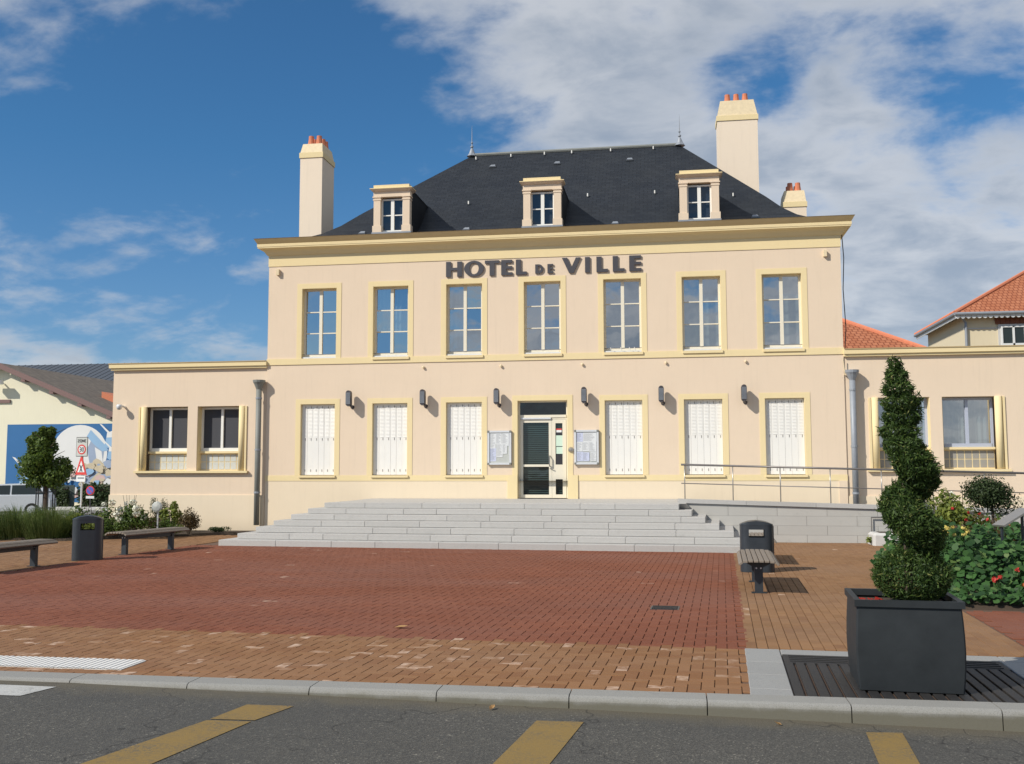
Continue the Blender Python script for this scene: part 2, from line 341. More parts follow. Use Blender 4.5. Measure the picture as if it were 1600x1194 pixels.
MATS['redleaf'] = foliage('leaf_red', (0.07, 0.008, 0.012), (0.20, 0.02, 0.03), 0.3)
MATS['nast'] = foliage('leaf_round', (0.016, 0.052, 0.014), (0.062, 0.15, 0.036), 0.3, (0.13, 0.20, 0.06))
MATS['silver'] = foliage('leaf_silver', (0.25, 0.28, 0.24), (0.5, 0.52, 0.48), 0.3)
MATS['groundmat'] = plain('ground_dirt', (0.20, 0.16, 0.11), 0.97, var=0.25, scale=2)
MATS['street'] = plain('street_asphalt', (0.16, 0.155, 0.145), 0.95, var=0.15, scale=3)
MATS['deadleaf'] = plain('dead_leaf', (0.34, 0.20, 0.08), 0.9, var=0.2)

# ------------------------------------------------------------------ mesh helpers
class MB:
    def __init__(s): s.v = []; s.f = []; s.uv = {}
    def quad(s, *pts, uv=None):
        i = len(s.v); s.v += [tuple(p) for p in pts]; s.f.append(tuple(range(i, i+len(pts))))
        if uv: s.uv[len(s.f)-1] = uv
        return s
    def box(s, x0, x1, y0, y1, z0, z1):
        i = len(s.v)
        s.v += [(x0, y0, z0), (x1, y0, z0), (x1, y1, z0), (x0, y1, z0), (x0, y0, z1), (x1, y0, z1), (x1, y1, z1), (x0, y1, z1)]
        s.f += [(i, i+3, i+2, i+1), (i+4, i+5, i+6, i+7), (i, i+1, i+5, i+4), (i+1, i+2, i+6, i+5), (i+2, i+3, i+7, i+6), (i+3, i, i+4, i+7)]
        return s
    def bbox(s, x0, x1, y0, y1, z0, z1, b=0.01):
        # box with chamfered vertical and top edges
        i = len(s.v)
        def ring(d, z): return [(x0+d, y0, z), (x1-d, y0, z), (x1, y0+d, z), (x1, y1-d, z), (x1-d, y1, z), (x0+d, y1, z), (x0, y1-d, z), (x0, y0+d, z)]
        def ring2(d, z): return [(x0+2*d, y0+d, z), (x1-2*d, y0+d, z), (x1-d, y0+2*d, z), (x1-d, y1-2*d, z), (x1-2*d, y1-d, z), (x0+2*d, y1-d, z), (x0+d, y1-2*d, z), (x0+d, y0+2*d, z)]
        s.v += ring(b, z0) + ring(b, z1-b) + ring2(b, z1)
        for k in range(8):
            j = (k+1) % 8
            s.f += [(i+k, i+j, i+8+j, i+8+k), (i+8+k, i+8+j, i+16+j, i+16+k)]
        s.f += [tuple(i+16+k for k in range(8)), tuple(i+7-k for k in range(8))]
        return s
    def poly_xz(s, pts, y0, y1):
        # closed outline in x,z (counter-clockwise seen from -y), front at y0
        i = len(s.v); n = len(pts)
        s.v += [(x, y0, z) for x, z in pts] + [(x, y1, z) for x, z in pts]
        s.f.append(tuple(range(i, i+n))); s.f.append(tuple(range(i+2*n-1, i+n-1, -1)))
        for k in range(n):
            j = (k+1) % n; s.f.append((i+j, i+k, i+n+k, i+n+j))
        return s
    def prism(s, a, b):
        # two matching rings of points, capped
        i = len(s.v); n = len(a); s.v += [tuple(p) for p in a] + [tuple(p) for p in b]
        s.f.append(tuple(range(i+n-1, i-1, -1))); s.f.append(tuple(range(i+n, i+2*n)))
        for k in range(n):
            j = (k+1) % n; s.f.append((i+k, i+j, i+n+j, i+n+k))
        return s
    def tube(s, pts, r, n=8, cap=True):
        pts = [Vector(p) for p in pts]
        rs = r if isinstance(r, (list, tuple)) else [r]*len(pts)
        base = len(s.v); up = None
        for k, p in enumerate(pts):
            d = (pts[min(k+1, len(pts)-1)] - pts[max(k-1, 0)]).normalized()
            if up is None: up = Vector((0, 0, 1)) if abs(d.z) < 0.9 else Vector((1, 0, 0))
            a = d.cross(up).normalized(); bb = a.cross(d).normalized(); up = bb
            for q in range(n):
                t = 2*math.pi*q/n; s.v.append(tuple(p + a*math.cos(t)*rs[k] + bb*math.sin(t)*rs[k]))
        for k in range(len(pts)-1):
            for q in range(n):
                j = (q+1) % n; A = base+k*n
                s.f.append((A+q, A+n+q, A+n+j, A+j))
        if cap:
            s.f.append(tuple(base+q for q in range(n))); s.f.append(tuple(base+(len(pts)-1)*n+q for q in range(n-1, -1, -1)))
        return s
    def lathe(s, prof, c=(0, 0, 0), n=12):
        base = len(s.v)
        for r, z in prof:
            for q in range(n):
                t = 2*math.pi*q/n; s.v.append((c[0]+r*math.cos(t), c[1]+r*math.sin(t), c[2]+z))
        for k in range(len(prof)-1):
            for q in range(n):
                j = (q+1) % n; A = base+k*n
                s.f.append((A+q, A+j, A+n+j, A+n+q))
        s.f.append(tuple(base+q for q in range(n-1, -1, -1))); s.f.append(tuple(base+(len(prof)-1)*n+q for q in range(n)))
        return s
    def mesh(s, name, mat, smooth=False):
        me = bpy.data.meshes.new(name); me.from_pydata(s.v, [], s.f)
        if mat: me.materials.append(MATS[mat])
        if s.uv:
            l = me.uv_layers.new(name='UVMap')
            for p in me.polygons:
                if p.index in s.uv:
                    for li, u in zip(p.loop_indices, s.uv[p.index]): l.data[li].uv = u
        if smooth:
            for p in me.polygons: p.use_smooth = len(p.vertices) <= 4
        me.update(); return me
    def build(s, name, mat, parent=None, smooth=False):
        o = bpy.data.objects.new(name, s.mesh(name, mat, smooth)); COL.objects.link(o)
        if parent is not None: o.parent = parent
        return o
def box(name, mat, parent, x0, x1, y0, y1, z0, z1): return MB().box(x0, x1, y0, y1, z0, z1).build(name, mat, parent)
def thing(name, label, cat, loc=(0, 0, 0), rz=0.0, group=None):
    o = bpy.data.objects.new(name, None); COL.objects.link(o); o.location = loc; o.rotation_euler = (0, 0, rz)
    o['label'] = label; o['category'] = cat
    if group: o['group'] = group
    return o
def tag(o, label, cat, group=None):
    o['label'] = label; o['category'] = cat
    if group: o['group'] = group
    return o
def struct(o): o['kind'] = 'structure'; return o
def copy_tree(o, parent=None):
    c = o.copy(); COL.objects.link(c); c.parent = parent
    for ch in list(o.children): copy_tree(ch, c)
    return c
TH = rad(-2.75); CT, ST = math.cos(TH), math.sin(TH)
def uw(u, w): return (u*CT - w*ST, u*ST + w*CT)      # plaza grid to world
def to_uw(x, y): return (x*CT + y*ST, -x*ST + y*CT)
def lerp(a, b, t): return a+(b-a)*t
def leaves(name, mat, pts, nrm, size, parent=None, aspect=0.55, spread=0.7, seed=1, bend=0.25):
    """one mesh of small bent leaf faces at pts (n,3), facing roughly along nrm"""
    g = np.random.default_rng(seed); n = len(pts)
    nrm = nrm + g.normal(0, spread, (n, 3)); nrm /= np.linalg.norm(nrm, axis=1)[:, None]+1e-9
    t = g.normal(0, 1, (n, 3)); t -= (t*nrm).sum(1)[:, None]*nrm; t /= np.linalg.norm(t, axis=1)[:, None]+1e-9
    b = np.cross(nrm, t); s = size*g.uniform(0.6, 1.3, n)[:, None]
    V = np.stack([pts - t*s*0.5, pts + b*s*0.5*aspect + nrm*s*bend*0.4, pts + t*s*0.5 - nrm*s*bend*0.3, pts - b*s*0.5*aspect + nrm*s*bend*0.4], 1).reshape(-1, 3)
    me = bpy.data.meshes.new(name); me.vertices.add(4*n); me.vertices.foreach_set('co', V.astype(np.float32).ravel())
    me.loops.add(4*n); me.loops.foreach_set('vertex_index', np.arange(4*n, dtype=np.int32))
    me.polygons.add(n); me.polygons.foreach_set('loop_start', np.arange(0, 4*n, 4, dtype=np.int32))
    me.update(calc_edges=True); me.materials.append(MATS[mat])
    o = bpy.data.objects.new(name, me); COL.objects.link(o)
    if parent is not None: o.parent = parent
    return o
def blob_pts(g, n, c, r, shell=0.55, squash_low=0.0):
    d = g.normal(0, 1, (n, 3)); d /= np.linalg.norm(d, axis=1)[:, None]
    k = g.uniform(shell, 1.0, n)[:, None]**0.7
    return np.array(c) + d*k*np.array(r), d

# ------------------------------------------------------------------ ground, road, plaza
def ground_h(x, y):
    if y < -18.3: return -0.30
    t = min(max((y-3)/9.0, 0), 1)
    if y < -5: return -0.16
    return lerp(-0.06, -0.52, t*t*(3-2*t))
xs = [-900, -300, -120, -60] + [i*2.0 for i in range(-25, 16)] + [45, 80, 150, 400, 900]
ysr = [-900, -300, -100, -50, -30, -18.4, -18.2] + [i*1.0 for i in range(-17, 20)] + [25, 35, 50, 80, 150, 400, 1200]
g_ = MB(); g_.v = [(x, y, ground_h(x, y)) for y in ysr for x in xs]
W = len(xs)
g_.f = [(j*W+i, j*W+i+1, (j+1)*W+i+1, (j+1)*W+i) for j in range(len(ysr)-1) for i in range(W-1)]
struct(g_.build('ground', 'groundmat'))
def road_z(x): return max(min(-0.035-0.0163*x, -0.012), -0.2)
rd = MB(); cols = [-80, -20, -8, -1.41, 0, 2, 4, 6, 8, 10.12, 30, 80]
for a, b in zip(cols, cols[1:]): rd.quad((a, -60, road_z(a)), (b, -60, road_z(b)), (b, -18.45, road_z(b)), (a, -18.45, road_z(a)))
struct(rd.build('road', 'asphalt'))
struct(MB().quad((-90, 12.6, -0.512), (-7, 12.6, -0.512), (-7, 26.2, -0.512), (-90, 26.2, -0.512)).build('side_street', 'street'))
sw = struct(MB().box(-90, -7, 26.2, 30, -0.6, -0.40).build('side_pavement', 'concrete'))
# painted marks on the road
def mark(name, mat, pts, label, cat, group=None):
    o = MB().quad(*[(x, y, road_z(x)+0.004) for x, y in pts]).build(name, mat); return tag(o, label, cat, group)
mark('yellow_marking', 'paintyellow', [(0.168, -19.41), (0.476, -19.38), (0.588, -18.935), (0.238, -18.965)], 'short end block of worn yellow road marking cut off by a dark gap', 'road marking')
mark('yellow_marking', 'paintyellow', [(-0.40, -21.9), (0.08, -21.9), (0.468, -19.415), (0.16, -19.445)], 'long worn yellow stripe on the asphalt running on from the short yellow block', 'road marking')
mark('yellow_marking', 'paintyellow', [(2.06, -21.7), (2.38, -21.7), (2.681, -18.95), (2.357, -18.98)], 'worn yellow stripe on the asphalt opposite the red paving', 'road marking')
mark('yellow_marking', 'paintyellow', [(4.33, -21.7), (4.58, -21.7), (4.807, -18.785), (4.566, -18.82)], 'narrow worn yellow stripe on the asphalt in front of the dark planter', 'road marking')
mark('crossing_marking', 'paintwhite', [(-4.4, -19.08), (-1.50, -19.06), (-1.42, -18.735), (-4.2, -18.66)], 'white painted crossing bar on the asphalt by the flush kerb', 'road marking')
# kerb
kerb = struct(MB().box(-14, 12, -18.44, -18.36, -0.28, -0.03).build('kerb', 'joint'))
def drop(x):                                    # the footway stays level, the road rises to it at the crossing
    return 0.0
def kerb_stone(x0, x1):
    n = 6; mb = MB()
    y0, y1, b = -18.57, -18.33, 0.028
    rings = []
    for k in range(n+1):
        x = lerp(x0, x1, k/n); z = 0.012+drop(x); sh = 0.0
        rings.append([(x, y0-0.008, -0.26), (x, y0, z-b-0.01), (x, y0+0.012, z-0.010), (x, y0+b+0.01, z), (x, y1, z+0.002), (x, y1, -0.26)])
    i = 0
    for r in rings: mb.v += r
    for k in range(n):
        for q in range(5):
            A = k*6+q; mb.f.append((A, A+1, A+7, A+6)[::-1])
    mb.f.append(tuple(range(6))[::-1]); mb.f.append(tuple(n*6+q for q in range(6)))
    return mb.build('kerb_stone', 'kerb', kerb)
kx = -8.35
while kx < 9.6:
    kerb_stone(kx+0.004, kx+0.986); kx += 0.99
# plaza base
plaza = MB()
for a in ((-13.0, 10.5, -18.5, -1.6),):
    pass
def bed_edge(x): return -3.72 if x < -11 else min(-3.8+(x+11)*1.08, -0.1)
def zone(u, w):
    x, y = uw(u, w)
    if y < -18.33 or x < -12.6 or x > 10.2: return None
    if w < -16.1:
        if u < 4.72: return 'tan'
        if u > 7.2: return 'red2'
        return None
    if u < -7.1:
        return 'path' if y < bed_edge(x) else None
    if u < 4.74: return 'red' if w < -4.9 else ('path' if u < -4.4 and y < bed_edge(x) else None)
    if u < 7.32 or (u < 8.3 and w > -6.5): return 'path' if (y < -2.1) else None
    if w < -13.0: return 'red2'
    return None
def z_off(x, y):
    if x > -0.55 or y > -16.2: return 0.0
    return drop(x)*min(max((-16.4-y)/1.5, 0), 1)
pl = MB()
ug = [-14+0.5*i for i in range(50)]; wg = [-19.2+0.5*i for i in range(37)]
for u in ug:
    for w in wg:
        c = uw(u+.25, w+.25)
        if c[1] < -18.6 or c[1] > -1.4 or c[0] > 10.6 or c[0] < -13: continue
        q = []
        for du, dw in ((0, 0), (.5, 0), (.5, .5), (0, .5)):
            x, y = uw(u+du, w+dw); y = max(y, -18.36)
            q.append((x, y, -0.014+z_off(x, y)))
        pl.quad(*q)
plaza = struct(pl.build('plaza', 'joint'))
bricks = []                                    # (u, w, rot, zone)
A_ = 0.1015
for i in range(-135, 105):
    for j in range(-190, -45):
        k = (i-j) % 4
        if k == 0: u, w, r = (i+1)*A_, (j+0.5)*A_, 0
        elif k == 3: u, w, r = (i+0.5)*A_, (j+1)*A_, 1
        else: continue
        zn = zone(u, w)
        if zn in ('red', 'tan', 'red2'): bricks.append((u, w, r, 'red' if zn == 'red2' else zn))
for i in range(-60, 140):
    u = 4.74+(i+0.5)*A_ if i >= 0 else -7.1+(i+0.5)*A_
    if i >= 0 and u > 8.3: continue
    for j in range(-95, -8):
        w = (j+0.5*((i*1) % 2))*2*A_+0.02
        if zone(u, w) == 'path': bricks.append((u, w, 1, 'path'))
L2, W2 = 0.2030/2-0.0026, 0.1015/2-0.0026
def brick_geo(r):
    a, b = (L2, W2) if r == 0 else (W2, L2); c = 0.0025
    v = [(-a, -b, -0.022), (a, -b, -0.022), (a, b, -0.022), (-a, b, -0.022), (-a+c, -b+c, 0), (a-c, -b+c, 0), (a-c, b-c, 0), (-a+c, b-c, 0), (-a, -b, -0.006), (a, -b, -0.006), (a, b, -0.006), (-a, b, -0.006)]
    f = [(4, 5, 6, 7)]
    for k in range(4):
        j = (k+1) % 4; f += [(k, j, 8+j, 8+k), (8+k, 8+j, 4+j, 4+k)]
    return v, f
def cam_px(x, y, z):
    d = Vector((x, y, z)) - CAMP; zz = d.dot(F)
    if zz < 0.1: return None
    return 800+1571.8*d.dot(Rr)/zz, 597-1571.8*d.dot(Ur)/zz, zz
vis = []
for k, (u, w, r, zn) in enumerate(bricks):
    x, y = uw(u, w); p = cam_px(x, y, 0)
    if p and 0 < p[0] < 1600 and p[1] < 1194:
        if 1320 < p[0] < 1500 and p[1] > 930: continue
        vis.append((p[2], k))
vis.sort(); single = set(k for _, k in vis[:300])
bm_cache = {}
fields = {'red': MB(), 'tan': MB(), 'path': MB()}
for k, (u, w, r, zn) in enumerate(bricks):
    x, y = uw(u, w); dz = rng.uniform(-0.002, 0.0012)+z_off(x, y); tx, ty = rng.gauss(0, 0.004), rng.gauss(0, 0.004)
    if k in single:
        key = (r, zn)
        if key not in bm_cache:
            mb = MB(); mb.v, mb.f = brick_geo(r); bm_cache[key] = mb.mesh('brick', 'b_%s_o' % zn)
        o = bpy.data.objects.new('brick', bm_cache[key]); COL.objects.link(o); o.parent = plaza
        o.location = (x, y, dz); o.rotation_euler = (tx, ty, TH)
    else:
        v, f = brick_geo(r); mb = fields[zn]; i = len(mb.v)
        mb.v += [(x+a*CT-b*ST, y+a*ST+b*CT, dz+c+a*ty*0.5+b*tx*0.5) for a, b, c in v]; mb.f += [tuple(q+i for q in ff) for ff in f]
for zn, mb in fields.items():
    o = mb.build('brick_field', 'b_%s_i' % zn, plaza); o['kind'] = 'stuff'
# tactile paving, drain, leaves
tp = thing('tactile_paving', 'white ribbed tactile paving strip set in the tan bricks by the kerb', 'paving', (0, 0, 0))
for k in range(8):
    x1 = -1.25-k*0.62; x0 = x1-0.612
    mb = MB()
    def tz(x, y): return 0.006+drop(x)*min(max((-16.4-y)/1.5, 0), 1)
    n = 11
    for q in range(n):
        a, b = x0+(x1-x0)*q/n, x0+(x1-x0)*(q+0.62)/n; c = x0+(x1-x0)*(q+1)/n
        ya, yb = -18.10, -17.69
        zA = tz((a+c)/2, -17.9)
        sk = 0.0
        mb.quad((a, ya, zA+.006), (b, ya, zA+.006), (b, yb, zA+.006), (a, yb, zA+.006))
        mb.quad((b, ya, zA+.006), (b+.006, ya, zA), (b+.006, yb, zA), (b, yb, zA+.006))
        mb.quad((b+.006, ya, zA), (c, ya, zA), (c, yb, zA), (b+.006, yb, zA))
    mb.box(x0, x1, -18.10, -17.69, -0.1, tz(x0, -17.9)-0.004)
    mb.build('tactile_tile', 'tactile', tp)
dr = thing('drain_grate', 'small dark metal drain grate set in the red paving', 'drain', (3.2, -13.62, 0), TH)
box('grate_frame', 'charcoal', dr, -0.17, 0.17, -0.16, 0.16, -0.05, 0.003)
for k in range(6): box('grate_bar', 'castiron', dr, -0.15, 0.15, -0.14+k*0.05, -0.115+k*0.05, 0.0, 0.009)
for k, (x, y, z, s, lb) in enumerate([(0.47, -15.6, 0.01, 0.075, 'curled brown fallen leaf lying on the red paving'), (2.0, -18.72, road_z(2.0)+0.008, 0.04, 'small tan fallen leaf in the gutter below the kerb'), (4.0, -18.75, road_z(4)+.008, 0.03, 'tiny pale scrap in the gutter left of the dark planter')]):
    mb = MB(); mb.v = [(-s, 0, 0), (-.3*s, -.45*s, .01), (.5*s, -.3*s, .012), (s, 0, .02), (.4*s, .4*s, .02), (-.4*s, .42*s, .015), (0, 0, 0.0)]
    mb.f = [(0, 1, 6), (1, 2, 6), (2, 3, 6), (3, 4, 6), (4, 5, 6), (5, 0, 6)]
    o = mb.build('fallen_leaf', 'deadleaf'); o.location = (x, y, z); o.rotation_euler = (0, 0, k*1.3); tag(o, lb, 'leaf')
# granite surround, tree grate
gs = thing('granite_surround', 'grey granite slab border laid around the dark planter grate', 'paving', (0, 0, 0), TH)
def slab(u0, u1, w0, w1): MB().bbox(u0+.003, u1-.003, w0+.003, w1-.003, -0.15, 0.004, 0.006).build('slab', 'slab', gs)
for w0, w1 in ((-16.75, -16.1), (-17.3, -16.75), (-17.85, -17.3), (-18.2, -17.85)): slab(4.722, 5.04, w0, w1)
for u0, u1 in ((5.04, 5.7), (5.7, 6.3), (6.3, 6.9), (6.9, 7.2)): slab(u0, u1, -16.36, -16.1)
for w0, w1 in ((-16.9, -16.36), (-17.45, -16.9), (-18.0, -17.45)): slab(6.86, 7.2, w0, w1)
tg = thing('tree_grate', 'dark cast iron slotted grate in the pavement under the planter', 'grate', (0, 0, 0), TH)
gu0, gu1, gw0, gw1 = 5.045, 6.855, -18.19, -16.365
box('grate_pit', 'soil', tg, gu0, gu1, gw0, gw1, -0.14, -0.05)
def bar(u0, u1, w0, w1): MB().bbox(u0, u1, w0, w1, -0.045, 0.006, 0.004).build('grate_bar', 'castiron', tg)
bar(gu0, gu1, -16.74, -16.365); bar(gu0, gu1, gw0, -18.14)
k = 0; u = gu0; pitch = 0.0905
while u < gu1-0.02:
    bar(u, min(u+pitch-0.020, gu1), -18.14, -16.74); u += pitch
for q in range(4): MB().box(gu0+.05, gu1-.05, -16.70+q*.08, -16.675+q*.08, 0.0, 0.012).build('grate_rib', 'castiron', tg)

# ------------------------------------------------------------------ planter with spiral topiary
PX, PY = 5.06, -17.70
pt = thing('planter', 'large square charcoal metal planter with bulging sides on the slotted grate', 'planter', (PX, PY, 0.012), rad(-4))
H = 0.665
prof = [(0.0, 0.366), (0.08, 0.374), (0.18, 0.381), (0.30, 0.384), (0.42, 0.381), (0.52, 0.376), (0.615, 0.369)]
mb = MB()
def sqring(h, z, b=0.02): return [(-h+b, -h, z), (h-b, -h, z), (h, -h+b, z), (h, h-b, z), (h-b, h, z), (-h+b, h, z), (-h, h-b, z), (-h, -h+b, z)]
for q in range(8):
    j = (q+1) % 8; i0 = len(mb.v)
    for z, h in prof:
        r_ = sqring(h, z, .012); mb.v += [r_[q], r_[j]]
    for k in range(len(prof)-1): mb.f.append((i0+2*k, i0+2*k+1, i0+2*k+3, i0+2*k+2))
mb.build('shell', 'planterpaint', pt, True)
mb = MB(); ro, ri = 0.388, 0.345
for (a0, a1, b0, b1) in ((-ro, ro, -ro, -ri), (-ro, ro, ri, ro), (-ro, -ri, -ri, ri), (ri, ro, -ri, ri)): mb.box(a0, a1, b0, b1, 0.6155, H)
mb.build('rim', 'planterpaint', pt)
MB().box(-0.345, 0.345, -0.345, 0.345, 0.5, 0.60).build('soil', 'soil', pt)
mb = MB()
for k in range(14):
    a, b = rng.uniform(-.32, -.16), rng.uniform(-.30, .1); mb.quad((a, b, .61), (a+.04, b+.01, .63), (a+.05, b+.05, .615), (a+.0, b+.04, .64))
mb.build('red_petals', 'dullred', pt)
tp_ = thing('spiral_topiary', 'tall evergreen clipped into a corkscrew spiral growing in the charcoal planter', 'topiary', (PX+0.03, PY, 0.61), 0)
gq = np.random.default_rng(11)
pts, nrs = [], []
def add_blob(c, r, n, shell=0.72):
    p, d = blob_pts(gq, n, c, r, shell); pts.append(p); nrs.append(d+np.array([0, 0, 0.35]))
snake = [(1402, 574, 11), (1402, 590, 20), (1403, 610, 26), (1408, 632, 31), (1409, 655, 31), (1405, 678, 31), (1408, 700, 33), (1418, 718, 35), (1428, 735, 36), (1435, 752, 33), (1428, 766, 33), (1412, 778, 36), (1402, 792, 36), (1408, 808, 40), (1422, 822, 42), (1433, 838, 37), (1438, 853, 31), (1425, 868, 36)]
for k, (sx, sy, hw) in enumerate(snake):       # axis of the clipped coil, from the tip down
    lx, lz, r = 4.95+(sx-1375)*.00472-5.09, 2.506-(sy-566)/198.3-.61, hw*.0046
    nx = snake[min(k+1, len(snake)-1)][0]-snake[max(k-1, 0)][0]
    add_blob((lx, -nx*.0035, lz), (r, r*.95, max(r*.62, .07)), int(26000*r*r*3.4)+260, 0.62)
add_blob((0.055, 0.0, 0.215), (0.295, 0.285, 0.205), 8200)
P_ = np.concatenate(pts); N_ = np.concatenate(nrs)
P_ = P_+(N_*(0.016*np.sin(P_[:, :1]*41+P_[:, 2:]*33)*np.sin(P_[:, 1:2]*37+P_[:, 2:]*29)))
leaves('crown', 'topiary', P_, N_, 0.031, tp_, 0.30, 0.75, 3)
sp = gq.uniform(0, 1, len(P_)) < 0.16
leaves('sprigs', 'topiary', P_[sp]+N_[sp]*0.014, np.cross(N_[sp], gq.normal(0, 1, (sp.sum(), 3))), 0.062, tp_, 0.16, 0.3, 5)
MB().tube([(0.03, 0, -0.02), (0.03, 0.01, 0.6), (0.03, 0.0, 1.2), (0.01, 0, 1.75)], [0.035, 0.03, 0.022, 0.008], 7).build('trunk', 'bark', tp_)

# ------------------------------------------------------------------ steps and ramp
st = thing('entrance_steps', 'wide flight of seven pale granite steps leading up to the glazed entrance door', 'steps', (0, 0, 0), TH)
ZL = 0.885; RI = ZL/7
for k in range(7):
    wk = -2.82-0.37*k; z1 = ZL-RI*k; z0 = z1-RI
    uL, uR = -4.87-0.264*k, 3.59+0.296*k
    box('step_base', 'granite', st, uL+.004, uR-.004, wk+0.30, -0.6 if k == 0 else -1.9, z0-(0.05 if k == 6 else 0), z1-0.003)
    u = uL; first = True
    while u < uR-0.01:
        ln = rng.choice([1.05, 1.3, 1.42, 1.42, 1.42, 1.0, 0.8]) if not first else rng.uniform(0.7, 1.4)
        e = u+ln if uR-(u+ln) > 0.5 else uR
        mb = MB().bbox(u+0.0025, e-0.0025, wk, wk+0.46, z0+0.007 - (0.06 if k == 6 else 0), z1+rng.uniform(-.0015, .0015), 0.006)
        mb.build('step_slab', 'granite', st); u = e; first = False
lm = MB(); lm.prism([(-5.0, -2.4, .7), (3.75, -2.4, .7), (3.75, -0.02, .7), (-4.6, -0.02, .7)], [(-4.75, -2.3, ZL+.002), (3.62, -2.62, ZL+.002), (3.62, -0.02, .918), (-4.6, -0.02, .918)])
ln_ = lm.build('landing', 'granite', st); ln_.rotation_euler = (0, 0, -TH)
rp = thing('ramp', 'pale concrete access ramp wall with sloping coping beside the granite steps', 'ramp')
def ramp_top(x): return 0.985-0.0285*(x-3.45)
mb = MB(); mb.prism([(3.5, -2.16, -.1), (13, -2.16, -.1), (13, -.6, -.1), (3.5, -.6, -.1)], [(3.5, -2.16, ramp_top(3.5)-.1), (13, -2.16, ramp_top(13)-.1), (13, -.6, ramp_top(13)-.1), (3.5, -.6, ramp_top(3.5)-.1)])
mb.build('ramp_body', 'ramp', rp)
zrow = [0.0, 0.17, 0.38, 0.60, 1.2]
for r_ in range(4):
    x = 3.62+0.31*(r_ % 2)*2
    x0 = 3.52
    while x0 < 12.5:
        x1 = min(x0+(1.1 if x0 > 3.6 else 0.6+0.45*(r_ % 2)), 12.9)
        za, zb = zrow[r_]+.0015, zrow[r_+1]-.0015
        tA, tB = min(zb, ramp_top(x0)-0.105), min(zb, ramp_top(x1)-.105)
        if tB > za+.02:
            MB().prism([(x0+.003, -2.2, za), (x1-.003, -2.2, za), (x1-.003, -2.1, za), (x0+.003, -2.1, za)], [(x0+.003, -2.2, tA), (x1-.003, -2.2, tB), (x1-.003, -2.1, tB), (x0+.003, -2.1, tA)]).build('ramp_slab', 'ramp', rp)
        x0 = x1
x0 = 3.43
while x0 < 12.6:
    x1 = x0+1.55
    MB().prism([(x0+.003, -2.245, ramp_top(x0)-.095), (x1-.003, -2.245, ramp_top(x1)-.095), (x1-.003, -1.95, ramp_top(x1)-.095), (x0+.003, -1.95, ramp_top(x0)-.095)],
               [(x0+.003, -2.245, ramp_top(x0)), (x1-.003, -2.245, ramp_top(x1)), (x1-.003, -1.95, ramp_top(x1)), (x0+.003, -1.95, ramp_top(x0))]).build('coping', 'granite', rp); x0 = x1
rl = thing('handrail', 'slim dark steel railing with two rails along the top of the access ramp', 'railing')
RY = -2.08
MB().tube([(3.52, RY, ramp_top(3.52)+.795), (13.2, RY, ramp_top(13.2)+.795)], 0.024, 8).build('top_rail', 'railing', rl, True)
MB().tube([(3.52, RY, ramp_top(3.52)+.36), (13.2, RY, ramp_top(13.2)+.36)], 0.013, 6).build('lower_rail', 'railing', rl, True)
for x in (3.60, 4.70, 5.77, 6.88, 8.0, 9.1, 10.2, 11.3, 12.4): MB().tube([(x, RY, ramp_top(x)), (x, RY, ramp_top(x)+.79)], 0.014, 6).build('post', 'steel', rl, True)

# ------------------------------------------------------------------ town hall
hall = thing('town_hall', 'pale pink rendered town hall with slate hip roof, yellow trim and low side wings', 'town hall')
BX = [-6.1356, -4.1216, -2.10, 0.0, 2.10, 4.1216, 6.1356]
WU = 0.9876; ZU0, ZU1 = 4.70, 6.629; ZS0, ZS1 = 1.53, 3.455; WS = 0.975
def wall_holes(x0, x1, z0, z1, holes, y, t, name, mat, zsplit=None):
    xs_ = sorted(set([x0, x1]+[h[0] for h in holes]+[h[1] for h in holes])); zs_ = sorted(set([z0, z1]+[h[2] for h in holes]+[h[3] for h in holes]))
    mb = MB()
    for a, b in zip(xs_, xs_[1:]):
        for c, d in zip(zs_, zs_[1:]):
            mx, mz = (a+b)/2, (c+d)/2
            if any(h[0] < mx < h[1] and h[2] < mz < h[3] for h in holes): continue
            mb.quad((a, y, c), (b, y, c), (b, y, d), (a, y, d))
    for h in holes:
        a, b, c, d = h
        mb.quad((a, y, c), (a, y, d), (a, y+t, d), (a, y+t, c)); mb.quad((b, y, d), (b, y, c), (b, y+t, c), (b, y+t, d))
        mb.quad((a, y, d), (b, y, d), (b, y+t, d), (a, y+t, d)); mb.quad((b, y, c), (a, y, c), (a, y+t, c), (b, y+t, c))
    return mb.build(name, mat, hall)
holes = [(x-WU/2, x+WU/2, ZU0, ZU1) for x in BX] + [(x-WS/2, x+WS/2, ZS0, ZS1) for k, x in enumerate(BX) if k != 3] + [(-0.67, 0.65, 1.38, 3.475)]
wall_holes(-7.6, 7.6, 1.38, 7.28, holes, 0.0, 0.30, 'front_wall', 'wall')
wall_holes(-7.6, 7.6, -0.2, 1.38, [(-0.67, 0.65, 0.9, 1.38)], 0.001, 0.30, 'plinth', 'cream')
mb = MB()
mb.quad((-7.6, 0, -.2), (-7.6, 0, 7.9), (-7.6, 8.9, 7.9), (-7.6, 8.9, -.2)); mb.quad((7.6, 0, -.2), (7.6, 8.9, -.2), (7.6, 8.9, 7.9), (7.6, 0, 7.9)); mb.quad((7.6, 8.9, -.2), (-7.6, 8.9, -.2), (-7.6, 8.9, 7.9), (7.6, 8.9, 7.9))
mb.build('side_walls', 'wall', hall)
box('interior_back', 'dark', hall, -7.5, 7.5, 2.5, 2.6, 0, 7.8); box('interior_floor', 'dark', hall, -7.5, 7.5, .35, 2.5, 4.3, 4.4)
